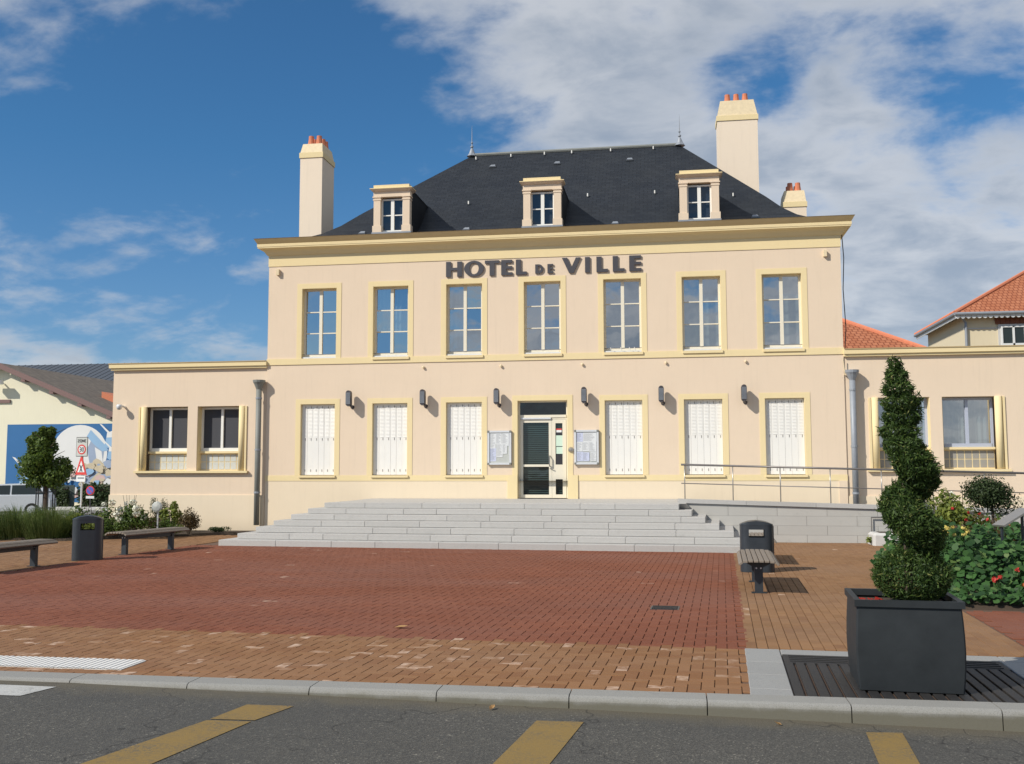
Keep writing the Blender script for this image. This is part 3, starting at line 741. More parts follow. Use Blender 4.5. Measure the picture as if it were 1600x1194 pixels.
# bands
def xcuts(x0, x1, cuts):
    cuts = sorted(cuts); out = []; a = x0
    for c, d in cuts: out.append((a, c)); a = d
    out.append((a, x1)); return [(p, q) for p, q in out if q-p > .01]
box('string_course', 'trim', hall, -7.615, 7.615, -0.022, 0.0, 4.535, 4.70)
for a, b in xcuts(-7.608, 7.608, [(-0.80, 0.80)]): box('sill_band', 'trim', hall, a, b, -0.008, 0.0, 1.38, 1.53)
box('frieze', 'trim', hall, -7.612, 7.612, -0.016, 0.2, 7.27, 7.60); 
# cornice: profile swept round the front and both sides
prof = [(0.016, 7.56), (0.05, 7.585), (0.075, 7.62), (0.10, 7.66), (0.15, 7.705), (0.215, 7.735), (0.245, 7.745), (0.245, 7.775)]
def sweep(prof, name, mat):
    mb = MB()
    for (d0, z0), (d1, z1) in zip(prof, prof[1:]):
        A0, A1 = (-7.6-d0, -d0, z0), (-7.6-d1, -d1, z1); B0, B1 = (7.6+d0, -d0, z0), (7.6+d1, -d1, z1)
        C0, C1 = (7.6+d0, 8.9+d0, z0), (7.6+d1, 8.9+d1, z1); D0, D1 = (-7.6-d0, 8.9+d0, z0), (-7.6-d1, 8.9+d1, z1)
        for p, q, r, s_ in ((A0, B0, B1, A1), (B0, C0, C1, B1), (C0, D0, D1, C1), (D0, A0, A1, D1)): mb.quad(p, q, r, s_)
    return mb.build(name, mat, hall)
sweep(prof, 'cornice', 'trim')
sweep([(0.245, 7.775), (0.255, 7.78), (0.258, 7.85), (0.25, 7.856)], 'cornice_fascia', 'trim')
sweep([(0.235, 7.856), (0.25, 7.862), (0.285, 7.92), (0.325, 7.99), (0.335, 8.0), (0.29, 8.004), (0.25, 7.96)], 'gutter', 'gutter')
# roof with flared eaves
RX0, RX1, RYR, RZ = -2.78, 3.70, 4.45, 11.56
E0 = 7.975
pf = [(0, 0), (0.07, 0.014), (0.14, 0.038), (0.21, 0.072), (0.28, 0.122), (0.36, 0.205), (0.45, 0.325), (0.6, 0.51), (0.8, 0.755), (1, 1)]
rf = MB()
def rring(t):
    z = E0+(RZ-E0)*pf_z(t)
    return [(lerp(-7.86, RX0, t), lerp(-.27, RYR, t), z), (lerp(7.86, RX1, t), lerp(-.27, RYR, t), z), (lerp(7.86, RX1, t), lerp(9.17, RYR, t), z), (lerp(-7.86, RX0, t), lerp(9.17, RYR, t), z)]
def pf_z(t):
    for (a, b), (c, d) in zip(pf, pf[1:]):
        if t <= c: return lerp(b, d, (t-a)/(c-a))
    return 1
vacc = [0]
for (t0, _), (t1, _) in zip(pf, pf[1:]):
    r0, r1 = rring(t0), rring(t1)
    L = Vector((0, r1[0][1]-r0[0][1], r1[0][2]-r0[0][2])).length
    Ls = Vector((r1[0][0]-r0[0][0], 0, r1[0][2]-r0[0][2])).length
    for q in range(4):
        j = (q+1) % 4; ax = 0 if q in (0, 2) else 1
        v0, v1 = vacc[0], vacc[0]+(L if ax == 0 else Ls)
        pts4 = [r0[q], r0[j], r1[j], r1[q]]
        rf.quad(*pts4, uv=[(p[ax], v0 if n_ < 2 else v1) for n_, p in enumerate(pts4)])
    vacc[0] += L
roof = rf.build('roof', 'slate', hall)
def roof_y(z):                                    # y on the front slope for a height
    lo, hi = 0.0, 1.0
    for _ in range(40):
        mdl = (lo+hi)/2
        if E0+(RZ-E0)*pf_z(mdl) < z: lo = mdl
        else: hi = mdl
    return lerp(-.27, RYR, lo)
def roof_at_y(y): return E0+(RZ-E0)*pf_z((y+.27)/(RYR+.27))
MB().tube([(RX0-.05, RYR, RZ+.02), (RX1+.05, RYR, RZ+.02)], 0.06, 8).build('ridge_cap', 'zincpipe', roof)
for x in (RX0, RX1):
    MB().lathe([(0.17, -.05), (0.10, 0.05), (0.04, 0.20), (0.02, 0.22), (0.05, 0.25), (0.05, .28), (0.018, 0.31), (0.016, 0.36), (0.04, 0.39), (0.014, 0.43), (0.009, 0.7), (0.003, .95)], (x, RYR, RZ+.03), 8).build('finial', 'zinc', roof)
for (x, z) in [(-2.6, 11.35), (-1.5, 11.40), (-.45, 11.42), (.4, 11.42), (1.6, 11.42), (2.9, 11.42), (-2.4, 9.35), (-.75, 9.45), (1.05, 9.45), (2.95, 9.45), (5.1, 9.2)]:
    y = roof_y(z); box('roof_hook', 'white', roof, x-.016, x+.016, y-.06, y-.02, z, z+.09)
for (x, z) in [(-2.0, 10.95), (0.0, 10.95), (2.2, 10.95), (-5.2, 8.27), (-2.2, 8.25), (1.9, 8.25), (5.6, 8.3)]:
    y = roof_y(z); MB().prism([(x-.11, y-.03, z+.0), (x+.11, y-.03, z), (x+.07, y+.12, z+.10), (x-.07, y+.12, z+.10)], [(x-.09, y-.05, z+.035), (x+.09, y-.05, z+.035), (x+.06, y+.10, z+.12), (x-.06, y+.10, z+.12)]).build('roof_vent', 'zinc', roof)
# chimneys
def chimney(x0, x1, y0, y1, zb, zt, pots, cap=0.5):
    c = MB().box(x0, x1, y0, y1, zb, zt-.16).build('chimney', 'beige', hall)
    MB().box(x0-.025, x1+.025, y0-.025, y1+.025, zt-.16, zt).build('cap_band', 'trim', c)
    i = .07 if (x1-x0) < 1 else .13; j = .17
    if (x1-x0) > 1: i, j = .17, .1
    MB().prism([(x0, y0, zt), (x1, y0, zt), (x1, y1, zt), (x0, y1, zt)], [(x0+i*.6, y0+j*.6, zt+cap*.55), (x1-i*.6, y0+j*.6, zt+cap*.55), (x1-i*.6, y1-j*.6, zt+cap*.55), (x0+i*.6, y1-j*.6, zt+cap*.55)]).build('cap', 'chimcap', c)
    for (px_, py_) in pots:
        MB().lathe([(0.115, 0), (0.10, 0.08), (0.082, 0.22), (0.078, 0.30), (0.06, 0.30), (0.06, 0.2)], (px_, py_, zt+cap*.55-.01), 10).build('pot', 'terracotta', c)
chimney(-7.56, -6.87, 2.1, 3.16, 7.9, 11.16, [(-7.33, 2.4), (-7.08, 2.4), (-7.33, 2.72), (-7.08, 2.72), (-7.08, 2.95)], 0.55)
chimney(4.87, 6.09, 5.0, 5.75, 8.2, 12.6, [(5.21, 5.35), (5.48, 5.35), (5.75, 5.35)], 0.9)
chimney(6.88, 7.57, 5.7, 6.78, 7.9, 9.97, [(7.12, 6.0), (7.36, 6.0), (7.12, 6.4), (7.36, 6.4)], 0.7)

def window(x, z0, z1, w, y, rows, frame='white', mull=0.085, fr=0.055, glass='glass', back=None, name='window', inside='dark', bars=0.028):
    """two-leaf casement window, part of the hall: frame, muntins and panes are its sub-parts"""
    f = MB(); x0, x1 = x-w/2, x+w/2
    f.box(x0, x0+fr, y, y+.06, z0, z1); f.box(x1-fr, x1, y, y+.06, z0, z1); f.box(x0+fr, x1-fr, y, y+.06, z1-fr, z1); f.box(x0+fr, x1-fr, y-.01, y+.06, z0, z0+fr*1.25)
    wd = f.build(name, frame, hall)
    box('meeting_stile', frame, wd, x-mull/2, x+mull/2, y-.018, y+.05, z0+fr*1.25, z1-fr)
    zb, zt_ = z0+fr*1.25, z1-fr
    for sgn in (-1, 1):
        a, b = (x0+fr, x-mull/2) if sgn < 0 else (x+mull/2, x1-fr)
        for k in range(rows):
            c, d = lerp(zb, zt_, k/rows), lerp(zb, zt_, (k+1)/rows)
            if k: box('glazing_bar', frame, wd, a, b, y-.006, y+.035, c-bars/2, c+bars/2)
            e1, e2 = rng.gauss(0, .004), rng.gauss(0, .005); lo_, hi_ = c+(bars/2 if k else 0), d-(bars/2 if k < rows-1 else 0)
            MB().quad((a, y+.02-e1-e2, lo_), (b, y+.02+e1-e2, lo_), (b, y+.02+e1+e2, hi_), (a, y+.02-e1+e2, hi_)).build('pane', glass, wd)
    return wd
def surround(x0, x1, z0, z1, t=0.135, name='window_surround', bottom=False, yf=-0.010, zlow=None, depth=.16):
    zl = z0 if zlow is None else zlow
    mb = MB(); mb.box(x0-t, x0, yf, 0.0, zl, z1+t); mb.box(x1, x1+t, yf, 0.0, zl, z1+t); mb.box(x0, x1, yf, 0.0, z1, z1+t)
    # painted reveal lining
    mb.box(x0-.001, x0+.006, yf+.002, depth, z0, z1-.006); mb.box(x1-.006, x1+.001, yf+.002, depth, z0, z1-.006); mb.box(x0, x1, yf+.002, depth, z1-.006, z1+.001)
    return mb.build(name, 'trim', hall)
def curtain_part(wd, x0, x1, y, z0, z1, amp=0.03, per=0.16, mat='curtain', name='curtain'):
    mb = MB(); n = int((x1-x0)/per*8)
    for k in range(n):
        a, b = lerp(x0, x1, k/n), lerp(x0, x1, (k+1)/n); ya, yb = y+amp*math.sin(a/per*6.283), y+amp*math.sin(b/per*6.283)
        mb.quad((a, ya, z0), (b, yb, z0), (b, yb, z1), (a, ya, z1))
    return mb.build(name, mat, wd, True)
for k, x in enumerate(BX):
    surround(x-WU/2, x+WU/2, ZU0, ZU1)
    wd = window(x, ZU0+.045, ZU1, WU-.012, 0.155, 3, 'creamframe')
    if k in (1, 2, 5, 6): curtain_part(wd, x-WU/2+.03, x+(.0 if k == 2 else WU/2-.03), 0.42, ZU0+(.05 if k != 1 else .7), ZU1-.02, 0.02, 0.11+.02*k, 'board')
    box('window_sill', 'alu', hall, x-WU/2+.01, x+WU/2-.01, 0.03, 0.16, ZU0+.002, ZU0+.04)
    MB().tube([(x-WU/2+.01, .06, ZU0+.11), (x+WU/2-.01, .06, ZU0+.11)], .008, 6).build('guard_bar', 'railing', hall)
    if k: box('stone_sill', 'trim', hall, x-WU/2-.0, x+WU/2+.03, -0.055, 0.0, ZU0-.07, ZU0-.002)
    if k != 3:
        surround(x-WS/2, x+WS/2, ZS0, ZS1)
        box('shutter_sill', 'trim', hall, x-WS/2-.02, x+WS/2+.03, -0.05, 0.09, ZS0-.06, ZS0-.002)
        for s in (-1, 1):
            for q in range(3):
                pw = (WS-.02)/6; a = x-WS/2+.01+pw*(q+(3 if s > 0 else 0))
                yq = 0.095+(.004 if q == 1 else 0)
                sh = MB().bbox(a+.0012+(.002 if q == (0 if s > 0 else 9) else 0), a+pw-.0012, yq, yq+.022, ZS0+.012, ZS1-.012, 0.0012).build('shutter_leaf', 'shutter', hall)
                lv = MB()
                for r in range(22):
                    zz = lerp(ZS0+1.03, ZS1-.12, r/21); lv.prism([(a+.028, yq-.009, zz-.010), (a+pw-.028, yq-.009, zz-.010), (a+pw-.028, yq, zz+.014), (a+.028, yq, zz+.014)], [(a+.028, yq-.001, zz-.012), (a+pw-.028, yq-.001, zz-.012), (a+pw-.028, yq+.004, zz+.013), (a+.028, yq+.004, zz+.013)])
                lv.build('louvre', 'shutter', sh)['kind'] = 'stuff'
                for zz in (ZS0+.13, ZS0+.97, ZS1-.09): box('hinge', 'shutter_dark', sh, a+pw*.62, a+pw*.62+.013, yq-.008, yq, zz-.032, zz+.032)
# flower-stand on one sill (white brackets)
for dx in (-.28, -.02, .2, .33):
    MB().tube([(BX[4]+dx, -.04, ZU0+.0), (BX[4]+dx-.03, -.06, ZU0+.12)], .012, 6).build('sill_bracket', 'white', hall)
# door
DX0, DX1, DZ0, DZ1 = -0.67, 0.65, 0.925, 3.475
mb = MB(); mb.box(-.805, -.67, -.012, 0, 1.53, 3.61); mb.box(.65, .785, -.012, 0, 1.53, 3.61); mb.box(-.67, .65, -.012, 0, 3.475, 3.61)
mb.box(-.93, -.67, -.03, .0, .9, 1.53); mb.box(.65, .91, -.03, .0, .9, 1.53)
mb.box(-.671, -.664, -.01, .2, .93, 3.47); mb.box(.644, .651, -.01, .2, .93, 3.47); mb.box(-.67, .65, -.01, .2, 3.468, 3.476)
mb.build('door_surround', 'trim', hall)
DY = .14
fr = MB(); fr.box(DX0, DX0+.05, DY, DY+.06, DZ0, DZ1); fr.box(DX1-.05, DX1, DY, DY+.06, DZ0, DZ1); fr.box(DX0+.05, DX1-.05, DY, DY+.06, DZ1-.045, DZ1); fr.box(DX0+.05, DX1-.05, DY-.02, DY+.06, 3.03, 3.10); fr.box(DX0+.05, DX1-.05, DY, DY+.06, 2.98, 3.028)
door = fr.build('door', 'creamframe', hall)
MB().quad((DX0+.05, DY+.02, 3.10), (DX1-.05, DY+.02, 3.10), (DX1-.05, DY+.02, 3.43), (DX0+.05, DY+.02, 3.43)).build('transom_pane', 'glassdark', door)
def leaf(x0, x1, z0, z1, splits, s, nm, bot):
    f = MB(); f.box(x0, x0+s, DY-.01, DY+.045, z0, z1); f.box(x1-s, x1, DY-.01, DY+.045, z0, z1); f.box(x0+s, x1-s, DY-.01, DY+.045, z1-s, z1); f.box(x0+s, x1-s, DY-.01, DY+.045, z0, z0+bot)
    for a, b in splits: f.box(x0+s, x1-s, DY-.01, DY+.045, a, b)
    return f.build(nm, 'creamframe', door)
leaf(-.615, .215, .935, 2.975, [(1.745, 1.805)], .075, 'door_leaf', .085)
leaf(.22, .595, .935, 2.975, [(1.42, 1.80)], .095, 'side_light', .09)
for a, b, c, d in ((-.54, .14, 1.02, 1.745), (-.54, .14, 1.805, 2.90), (.315, .50, 1.025, 1.42), (.315, .50, 1.80, 2.88)):
    MB().quad((a, DY+.015, c), (b, DY+.015, c), (b, DY+.015, d), (a, DY+.015, d)).build('pane', 'glassdark', door)
bl = MB(); z = 1.0
while z < 2.92:
    for a, b in ((-.56, .16), (.30, .52)): bl.quad((a, DY+.05, z), (b, DY+.05, z), (b, DY+.085, z+.045), (a, DY+.085, z+.045))
    z += .056
bl.build('blind', 'blind', door)['kind'] = 'stuff'
box('door_back', 'dark', door, DX0, DX1, .32, .34, .9, 3.5)
for (a, b, c, d, mt_) in ((.325, .50, 2.28, 2.56, 'paper3'), (.335, .50, 2.08, 2.26, 'paper3'), (.34, .475, 2.64, 2.70, 'paper'), (.335, .48, 2.70, 2.74, 'red'), (.315, .50, 1.81, 2.06, 'signblack'), (.315, .50, 2.57, 2.63, 'signblack')):
    box('notice', mt_, door, a, b, DY+.004, DY+.010, c, d)
MB().tube([(.165, DY-.02, 1.76), (.165, DY-.085, 1.79), (.165, DY-.085, 2.0), (.165, DY-.02, 2.03)], .017, 8).build('handle', 'steel', door)
MB().tube([(.17, DY-.02, 1.70), (.21, DY-.06, 1.70), (.25, DY-.06, 1.69)], .013, 8).build('lever', 'steel', door)
box('door_closer', 'alu', door, -.60, .2, DY-.045, DY-.012, 2.985, 3.03)
o = MB().lathe([(0.0, -.02), (.07, -.02), (.075, .0), (.04, .05), (0.0, .055)], (0, 0, 0), 12).build('door_bell', 'steel', hall)
o.location = (.735, -.02, 2.18); o.rotation_euler = (rad(90), 0, 0)
# dormers
for x in (-4.1216, 0.01, 4.1216):
    d = MB(); yb = 0.06
    for s in (-1, 1):
        xc = x+s*.41
        d.box(xc-.095, xc+.095, yb-.06, yb+.16, 8.12, 9.10); 
        d.box(xc-.125, xc+.125, yb-.075, yb+.16, 8.12, 8.30); d.box(xc-.112, xc+.112, yb-.072, yb+.16, 9.005, 9.045); d.box(xc-.125, xc+.125, yb-.08, yb+.16, 9.08, 9.115)
    d.box(x-.515, x+.515, yb-.055, yb+.16, 9.10, 9.245)
    dm = d.build('dormer', 'wall', hall)
    t_ = MB(); t_.prism([(x-.50, yb-.07, 9.246), (x+.50, yb-.07, 9.246), (x+.50, yb+.3, 9.246), (x-.50, yb+.3, 9.246)], [(x-.585, yb-.15, 9.305), (x+.585, yb-.15, 9.305), (x+.585, yb+.3, 9.305), (x-.585, yb+.3, 9.305)]); t_.build('dormer_cornice', 'wall', dm)
    t_ = MB(); t_.box(x-.595, x+.595, yb-.16, yb+.3, 9.306, 9.325); t_.box(x-.50, x+.50, yb-.10, yb+.3, 9.326, 9.42); t_.build('dormer_cap', 'trim', dm)
    box('dormer_flashing', 'zinc', dm, x-.55, x+.55, yb-.09, yb+.1, 8.0, 8.119)
    # window in the dormer
    f = MB(); a, b, c, e = x-.315, x+.315, 8.13, 9.06; y = yb+.06
    f.box(a, a+.04, y, y+.05, c, e); f.box(b-.04, b, y, y+.05, c, e); f.box(a+.04, b-.04, y, y+.05, e-.04, e); f.box(a+.04, b-.04, y-.012, y+.05, c, c+.055); f.box(x-.045, x+.045, y-.014, y+.05, c+.055, e-.04)
    wn = f.build('window_frame', 'white', dm)
    for s in (-1, 1):
        p, q = (a+.04, x-.045) if s < 0 else (x+.045, b-.04); md = (c+.055+e-.04)/2
        box('glazing_bar', 'white', dm, p, q, y-.004, y+.04, md-.014, md+.014)
        for z0_, z1_ in ((c+.055, md-.014), (md+.014, e-.04)): MB().quad((p, y+.02, z0_), (q, y+.02, z0_), (q, y+.02, z1_), (p, y+.02, z1_)).build('pane', 'glassdark', dm)
    box('dormer_inside', 'blind2', dm, a, b, y+.10, y+.12, c, e)
    # slate cheeks and flat top
    ch = MB(); yt = roof_y(9.33)
    for s in (-1, 1):
        xo, xi = x+s*.50, x+s*.44
        prof_ = [(yb+.16, 8.0)] + [(yy, roof_at_y(yy)-.08) for yy in np.linspace(yb+.16, yt+.1, 8)] + [(yt+.1, 9.33), (yb+.16, 9.33)]
        a_ = [(xo, yy, zz) for yy, zz in prof_]; b_ = [(xi, yy, zz) for yy, zz in prof_]
        ch.prism(a_ if s < 0 else b_, b_ if s < 0 else a_)
    ch.build('dormer_cheek', 'slate', dm); box('dormer_top', 'zinc', dm, x-.52, x+.52, yb+.3, yt+.2, 9.33, 9.36)
# wings
def wing(s):
    X = lambda v: s*v
    def bx(name, mat, xa, xb, *r): 
        a, b = sorted((X(xa), X(xb))); return box(name, mat, hall, a, b, *r)
    WIN = [(8.215, 9.615), (9.90, 11.30)]
    hl = [tuple(sorted((X(a), X(b))))+(1.66, 3.435) for a, b in WIN]
    a, b = sorted((X(7.6), X(12.15)))
    wall_holes(a, b, -0.3, 4.50, hl, 0.03, 0.42, 'wing_wall', 'wall')
    mb = MB(); xo = X(12.15); mb.quad((xo, .03, -.6), (xo, 8.5, -.6), (xo, 8.5, 4.5), (xo, .03, 4.5)); mb.build('wing_side_wall', 'wall', hall)
    bx('wing_plinth', 'cream', 7.62, 12.17, 0.0, 0.03, -0.4, 1.0)
    c = MB(); a2, b2 = sorted((X(7.6), X(12.24)))
    c.box(a2, b2, -0.09, 8.5, 4.53, 4.64); c.build('wing_cornice', 'trim', hall)
    a3, b3 = sorted((X(7.6), X(12.20))); box('wing_cornice_lower', 'trim', hall, a3, b3, -.05, .2, 4.47, 4.529)
    bx('wing_roof_edge', 'gutter', 7.62, 12.255, -0.105, 8.5, 4.641, 4.665)
    bx('wing_sill', 'trim', 8.10, 11.42, -0.07, 0.40, 1.60, 1.658)
    # yellow rounded jamb columns at the outer ends
    fk = 'white' if s < 0 else 'greyframe'
    for n_, (wa, wb) in enumerate(WIN):
        a4, b4 = sorted((X(wa), X(wb)))
        out = wa if n_ == 0 else wb
        for e_ in (wa, wb):
            xe = X(e_); sg = 1 if (X((wa+wb)/2) > xe) else -1
            lo, hi = sorted((xe, xe+sg*.012)); box('reveal', 'trim', hall, lo, hi, .05, .36, 1.66, 3.43)
        sg = 1 if X(out) > X((wa+wb)/2) else -1
        xcn = X(out)-sg*.10
        MB().lathe([(.085, 0), (.085, 1.77)], (xcn, .04, 1.662), 14).build('jamb_column', 'trim', hall, True)
        lo, hi = sorted((X(out), X(out)+sg*.05)); box('jamb_strip', 'trim', hall, lo, hi, .0, .028, 1.66, 3.43)
        w0_, w1_ = (a4+.16 if sg < 0 else a4+.012), (b4-.16 if sg > 0 else b4-.012)
        # window
        y = .27; fr_ = .06; zb, zt_ = 2.20, 3.42
        f = MB(); f.box(w0_, w0_+fr_, y, y+.06, zb, zt_); f.box(w1_-fr_, w1_, y, y+.06, zb, zt_); f.box(w0_+fr_, w1_-fr_, y, y+.06, zt_-fr_, zt_); f.box(w0_+fr_, w1_-fr_, y-.02, y+.06, zb, zb+.09); xm = (w0_+w1_)/2; f.box(xm-.035, xm+.035, y-.015, y+.06, zb+.09, zt_-fr_)
        wd = f.build('wing_window', fk, hall)
        for p, q in ((w0_+fr_, xm-.035), (xm+.035, w1_-fr_)):
            MB().quad((p, y+.03, zb+.09), (q, y+.03, zb+.09), (q, y+.03, zt_-fr_), (p, y+.03, zt_-fr_)).build('pane', 'glass' if s > 0 else 'screen', wd)
            if s > 0: curtain_part(wd, p+.02, q, y+.20, zb+.05, zt_, .035, .13)
        if s > 0: box('room_dark', 'dark', wd, w0_, w1_, y+.5, y+.52, zb, zt_)
        box('ledge', 'trim', wd, w0_, w1_, y-.09, y+.06, zb-.06, zb-.002)
        # glass block band under the window
        gb = box('block_band', 'trim', wd, w0_, w1_, y, y+.05, 1.662, zb-.062)
        nC = 7
        for q in range(nC):
            for r in range(2):
                xa, xb = lerp(w0_, w1_, q/nC)+.012, lerp(w0_, w1_, (q+1)/nC)-.012; za, zb_ = 1.70+r*.215, 1.70+r*.215+.195
                if zb_ > zb-.07: zb_ = zb-.075
                MB().quad((xa, y-.006, za), (xb, y-.006, za), (xb, y-.006, zb_), (xa, y-.006, zb_)).build('glass_block', 'board' if s < 0 else 'screenlight', wd)
    # downpipe with hopper head
    xp = X(7.77); hp = MB().lathe([(.075, 0), (.08, .02), (.13, .14), (.165, .20), (.17, .26), (.16, .26)], (xp, -.13, 3.86), 12).build('hopper', 'zincpipe' if s < 0 else 'zinc', hall)
    dp = MB().tube([(xp, -.13, 3.88), (xp, -.13, .2 if s < 0 else .7)], .075, 10).build('downpipe', 'zincpipe' if s < 0 else 'zinc', hall, True)
    for zz in (3.6, 2.2, 1.05): MB().tube([(xp, -.13, zz), (xp, -.13, zz+.05)], .085, 10).build('pipe_clip', 'zinc', dp)
MATS['screenlight'] = plain('block_grey', (0.30, 0.29, 0.26), 0.4, var=0.1)
wing(-1); wing(1)
# cable hanging at the north-east corner and small fixings
MB().tube([(7.66, .12, 7.75), (7.70, .12, 7.0), (7.66, .12, 6.2), (7.70, .12, 5.2), (7.66, .12, 4.67)], .012, 6).build('cable', 'signblack', hall)
for x in (-7.32, 7.22): box('fixing_box', 'chimcap', hall, x-.04, x+.04, -.09, 0, 7.02, 7.18)
for x in (-3.2, -1.1, 1.05, 3.2, 5.2): MB().lathe([(0, -.03), (.028, -.03), (.035, 0), (.02, .03), (0, .035)], (x, -.035, 4.40), 8).build('fixing', 'chimcap', hall)
box('corner_strip', 'wall', hall, 7.40, 7.6, -.02, 0.0, .7, 1.38)

# ------------------------------------------------------------------ HOTEL DE VILLE lettering
sg = thing('lettering', 'dark metal letters reading HOTEL DE VILLE fixed above the middle windows', 'sign', (0, 0, 0))
LY0, LY1 = -0.042, -0.014
def letter(ch, x0, x1, z0, z1, t):
    w = x1-x0; h = z1-z0; b = h*.20; mb = MB()
    rc = lambda a, c, d, e: mb.box(a, c, LY0, LY1, d, e)
    if ch == 'H': rc(x0, x0+t, z0, z1); rc(x1-t, x1, z0, z1); rc(x0+t, x1-t, z0+h*.42, z0+h*.60)
    elif ch == 'I': rc(x0, x1, z0, z1)
    elif ch == 'T': rc(x0, x1, z1-b, z1); rc((x0+x1)/2-t/2, (x0+x1)/2+t/2, z0, z1-b)
    elif ch == 'L': rc(x0, x0+t, z0, z1); rc(x0+t, x1, z0, z0+b)
    elif ch == 'E':
        rc(x0, x0+t, z0, z1)
        for a in (z0, z0+h*.41, z1-b): rc(x0+t, x1-(.02*h if a != z0 else 0), a, a+b*.9 if a != z1-b else z1)
    elif ch == 'V':
        xm = (x0+x1)/2; mb.poly_xz([(x0, z1), (xm-t*.45, z0), (xm+t*.45, z0), (x1, z1), (x1-t*.95, z1), (xm, z0+h*.36), (x0+t*1.05, z1)], LY0, LY1)
    elif ch in 'OD':
        n = 28; o, i = [], []
        for k in range(n):
            a = 2*math.pi*k/n; cx, cz = (x0+x1)/2, (z0+z1)/2
            c_, s_ = math.cos(a), math.sin(a)
            if ch == 'O':
                o.append((cx+w/2*c_, cz+h*.52*s_)); i.append((cx+(w/2-t*1.05)*c_, cz+(h*.52-b*.75)*s_))
            else:
                pass
        if ch == 'D':
            def dpath(ins):
                L_ = [(x0+ins, z0+min(ins, b)), (x0+w*.42, z0+min(ins, b))]
                for q in range(1, 14):
                    a = -math.pi/2+math.pi*q/14; L_.append((x0+w*.42+(w*.58-ins)*math.cos(a), (z0+z1)/2+(h/2-min(ins, b))*math.sin(a)))
                return L_+[(x0+w*.42, z1-min(ins, b)), (x0+ins, z1-min(ins, b))]
            o, i = dpath(0.0), dpath(t)
            i = [(max(p[0], x0+t), p[1]) for p in i]; n = len(o)
        for k in range(n):
            j = (k+1) % n
            mb.quad((o[k][0], LY0, o[k][1]), (i[k][0], LY0, i[k][1]), (i[j][0], LY0, i[j][1]), (o[j][0], LY0, o[j][1])) 
            mb.quad((o[k][0], LY1, o[k][1]), (o[j][0], LY1, o[j][1]), (i[j][0], LY1, i[j][1]), (i[k][0], LY1, i[k][1]))
            mb.quad((o[k][0], LY0, o[k][1]), (o[j][0], LY0, o[j][1]), (o[j][0], LY1, o[j][1]), (o[k][0], LY1, o[k][1]))
            mb.quad((i[j][0], LY0, i[j][1]), (i[k][0], LY0, i[k][1]), (i[k][0], LY1, i[k][1]), (i[j][0], LY1, i[j][1]))
    return mb.build('letter', 'letter', sg)
for ch, a, b in [('H', -2.588, -2.148), ('O', -2.092, -1.556), ('T', -1.529, -1.141), ('E', -1.088, -.786), ('L', -.694, -.403)] : letter(ch, a, b, 6.815, 7.225, .135)
letter('D', -.176, .04, 6.83, 7.075, .075); letter('E', .149, .306, 6.83, 7.075, .075)
for ch, a, b in [('V', .533, 1.03), ('I', 1.142, 1.27), ('L', 1.441, 1.74), ('L', 1.867, 2.172), ('E', 2.294, 2.61)]: letter(ch, a, b, 6.815, 7.225, .135)

# ------------------------------------------------------------------ wall lamps
def make_lamp():
    t = thing('wall_lamp', '', 'wall lamp', group='louvred lamps along the facade')
    n = 9
    out = [(-.068, .0), (.068, .0)]
    pr = [(-.06, .03), (-.02, 0), (.03, .0), (.068, .04), (.068, .36), (.05, .40), (.02, .42), (-.02, .42), (-.05, .40), (-.068, .36), (-.068, .06)]
    MB().prism([(x, -.27, z) for x, z in pr], [(x, -.13, z) for x, z in pr]).build('casing', 'lamp', t)
    for k in range(11): MB().box(-.060, .060, -.284, -.27, .06+k*.028, .075+k*.028).build('louvre', 'zinc', t)
    MB().prism([(-.04, -.2, .0), (.06, -.2, .0), (.06, -.13, .0), (-.04, -.13, .0)], [(-.04, -.2, .10), (.06, -.2, .10), (.06, -.13, .10), (-.04, -.13, .10)]).build('neck', 'lamp', t)
    MB().tube([(.03, -.16, .02), (.04, -.08, -.01), (.04, 0.0, -.01)], .028, 8).build('arm', 'lamp', t)
    o = MB().lathe([(.055, 0), (.055, .02)], (0, 0, 0), 10).build('wall_plate', 'lamp', t)
    o.rotation_euler = (rad(90), 0, 0); o.location = (.04, 0, -.01)
    return t
l0 = make_lamp()
LX = [(-5.20, 'dark louvred wall lamp nearest the low wing with the security camera'), (-3.17, 'dark louvred wall lamp second from the wing with the security camera'), (-1.19, 'dark louvred wall lamp above the notice board with the bare green-grey corner'),
      (1.10, 'dark louvred wall lamp above the fully papered notice board beside the door bell'), (3.07, 'dark louvred wall lamp above where the ramp handrail begins'), (5.13, 'dark louvred wall lamp between the two shuttered windows behind the handrail')]
for k, (x, lb) in enumerate(LX):
    o = l0 if k == 0 else copy_tree(l0); o.location = (x, 0, 3.37); o['label'] = lb

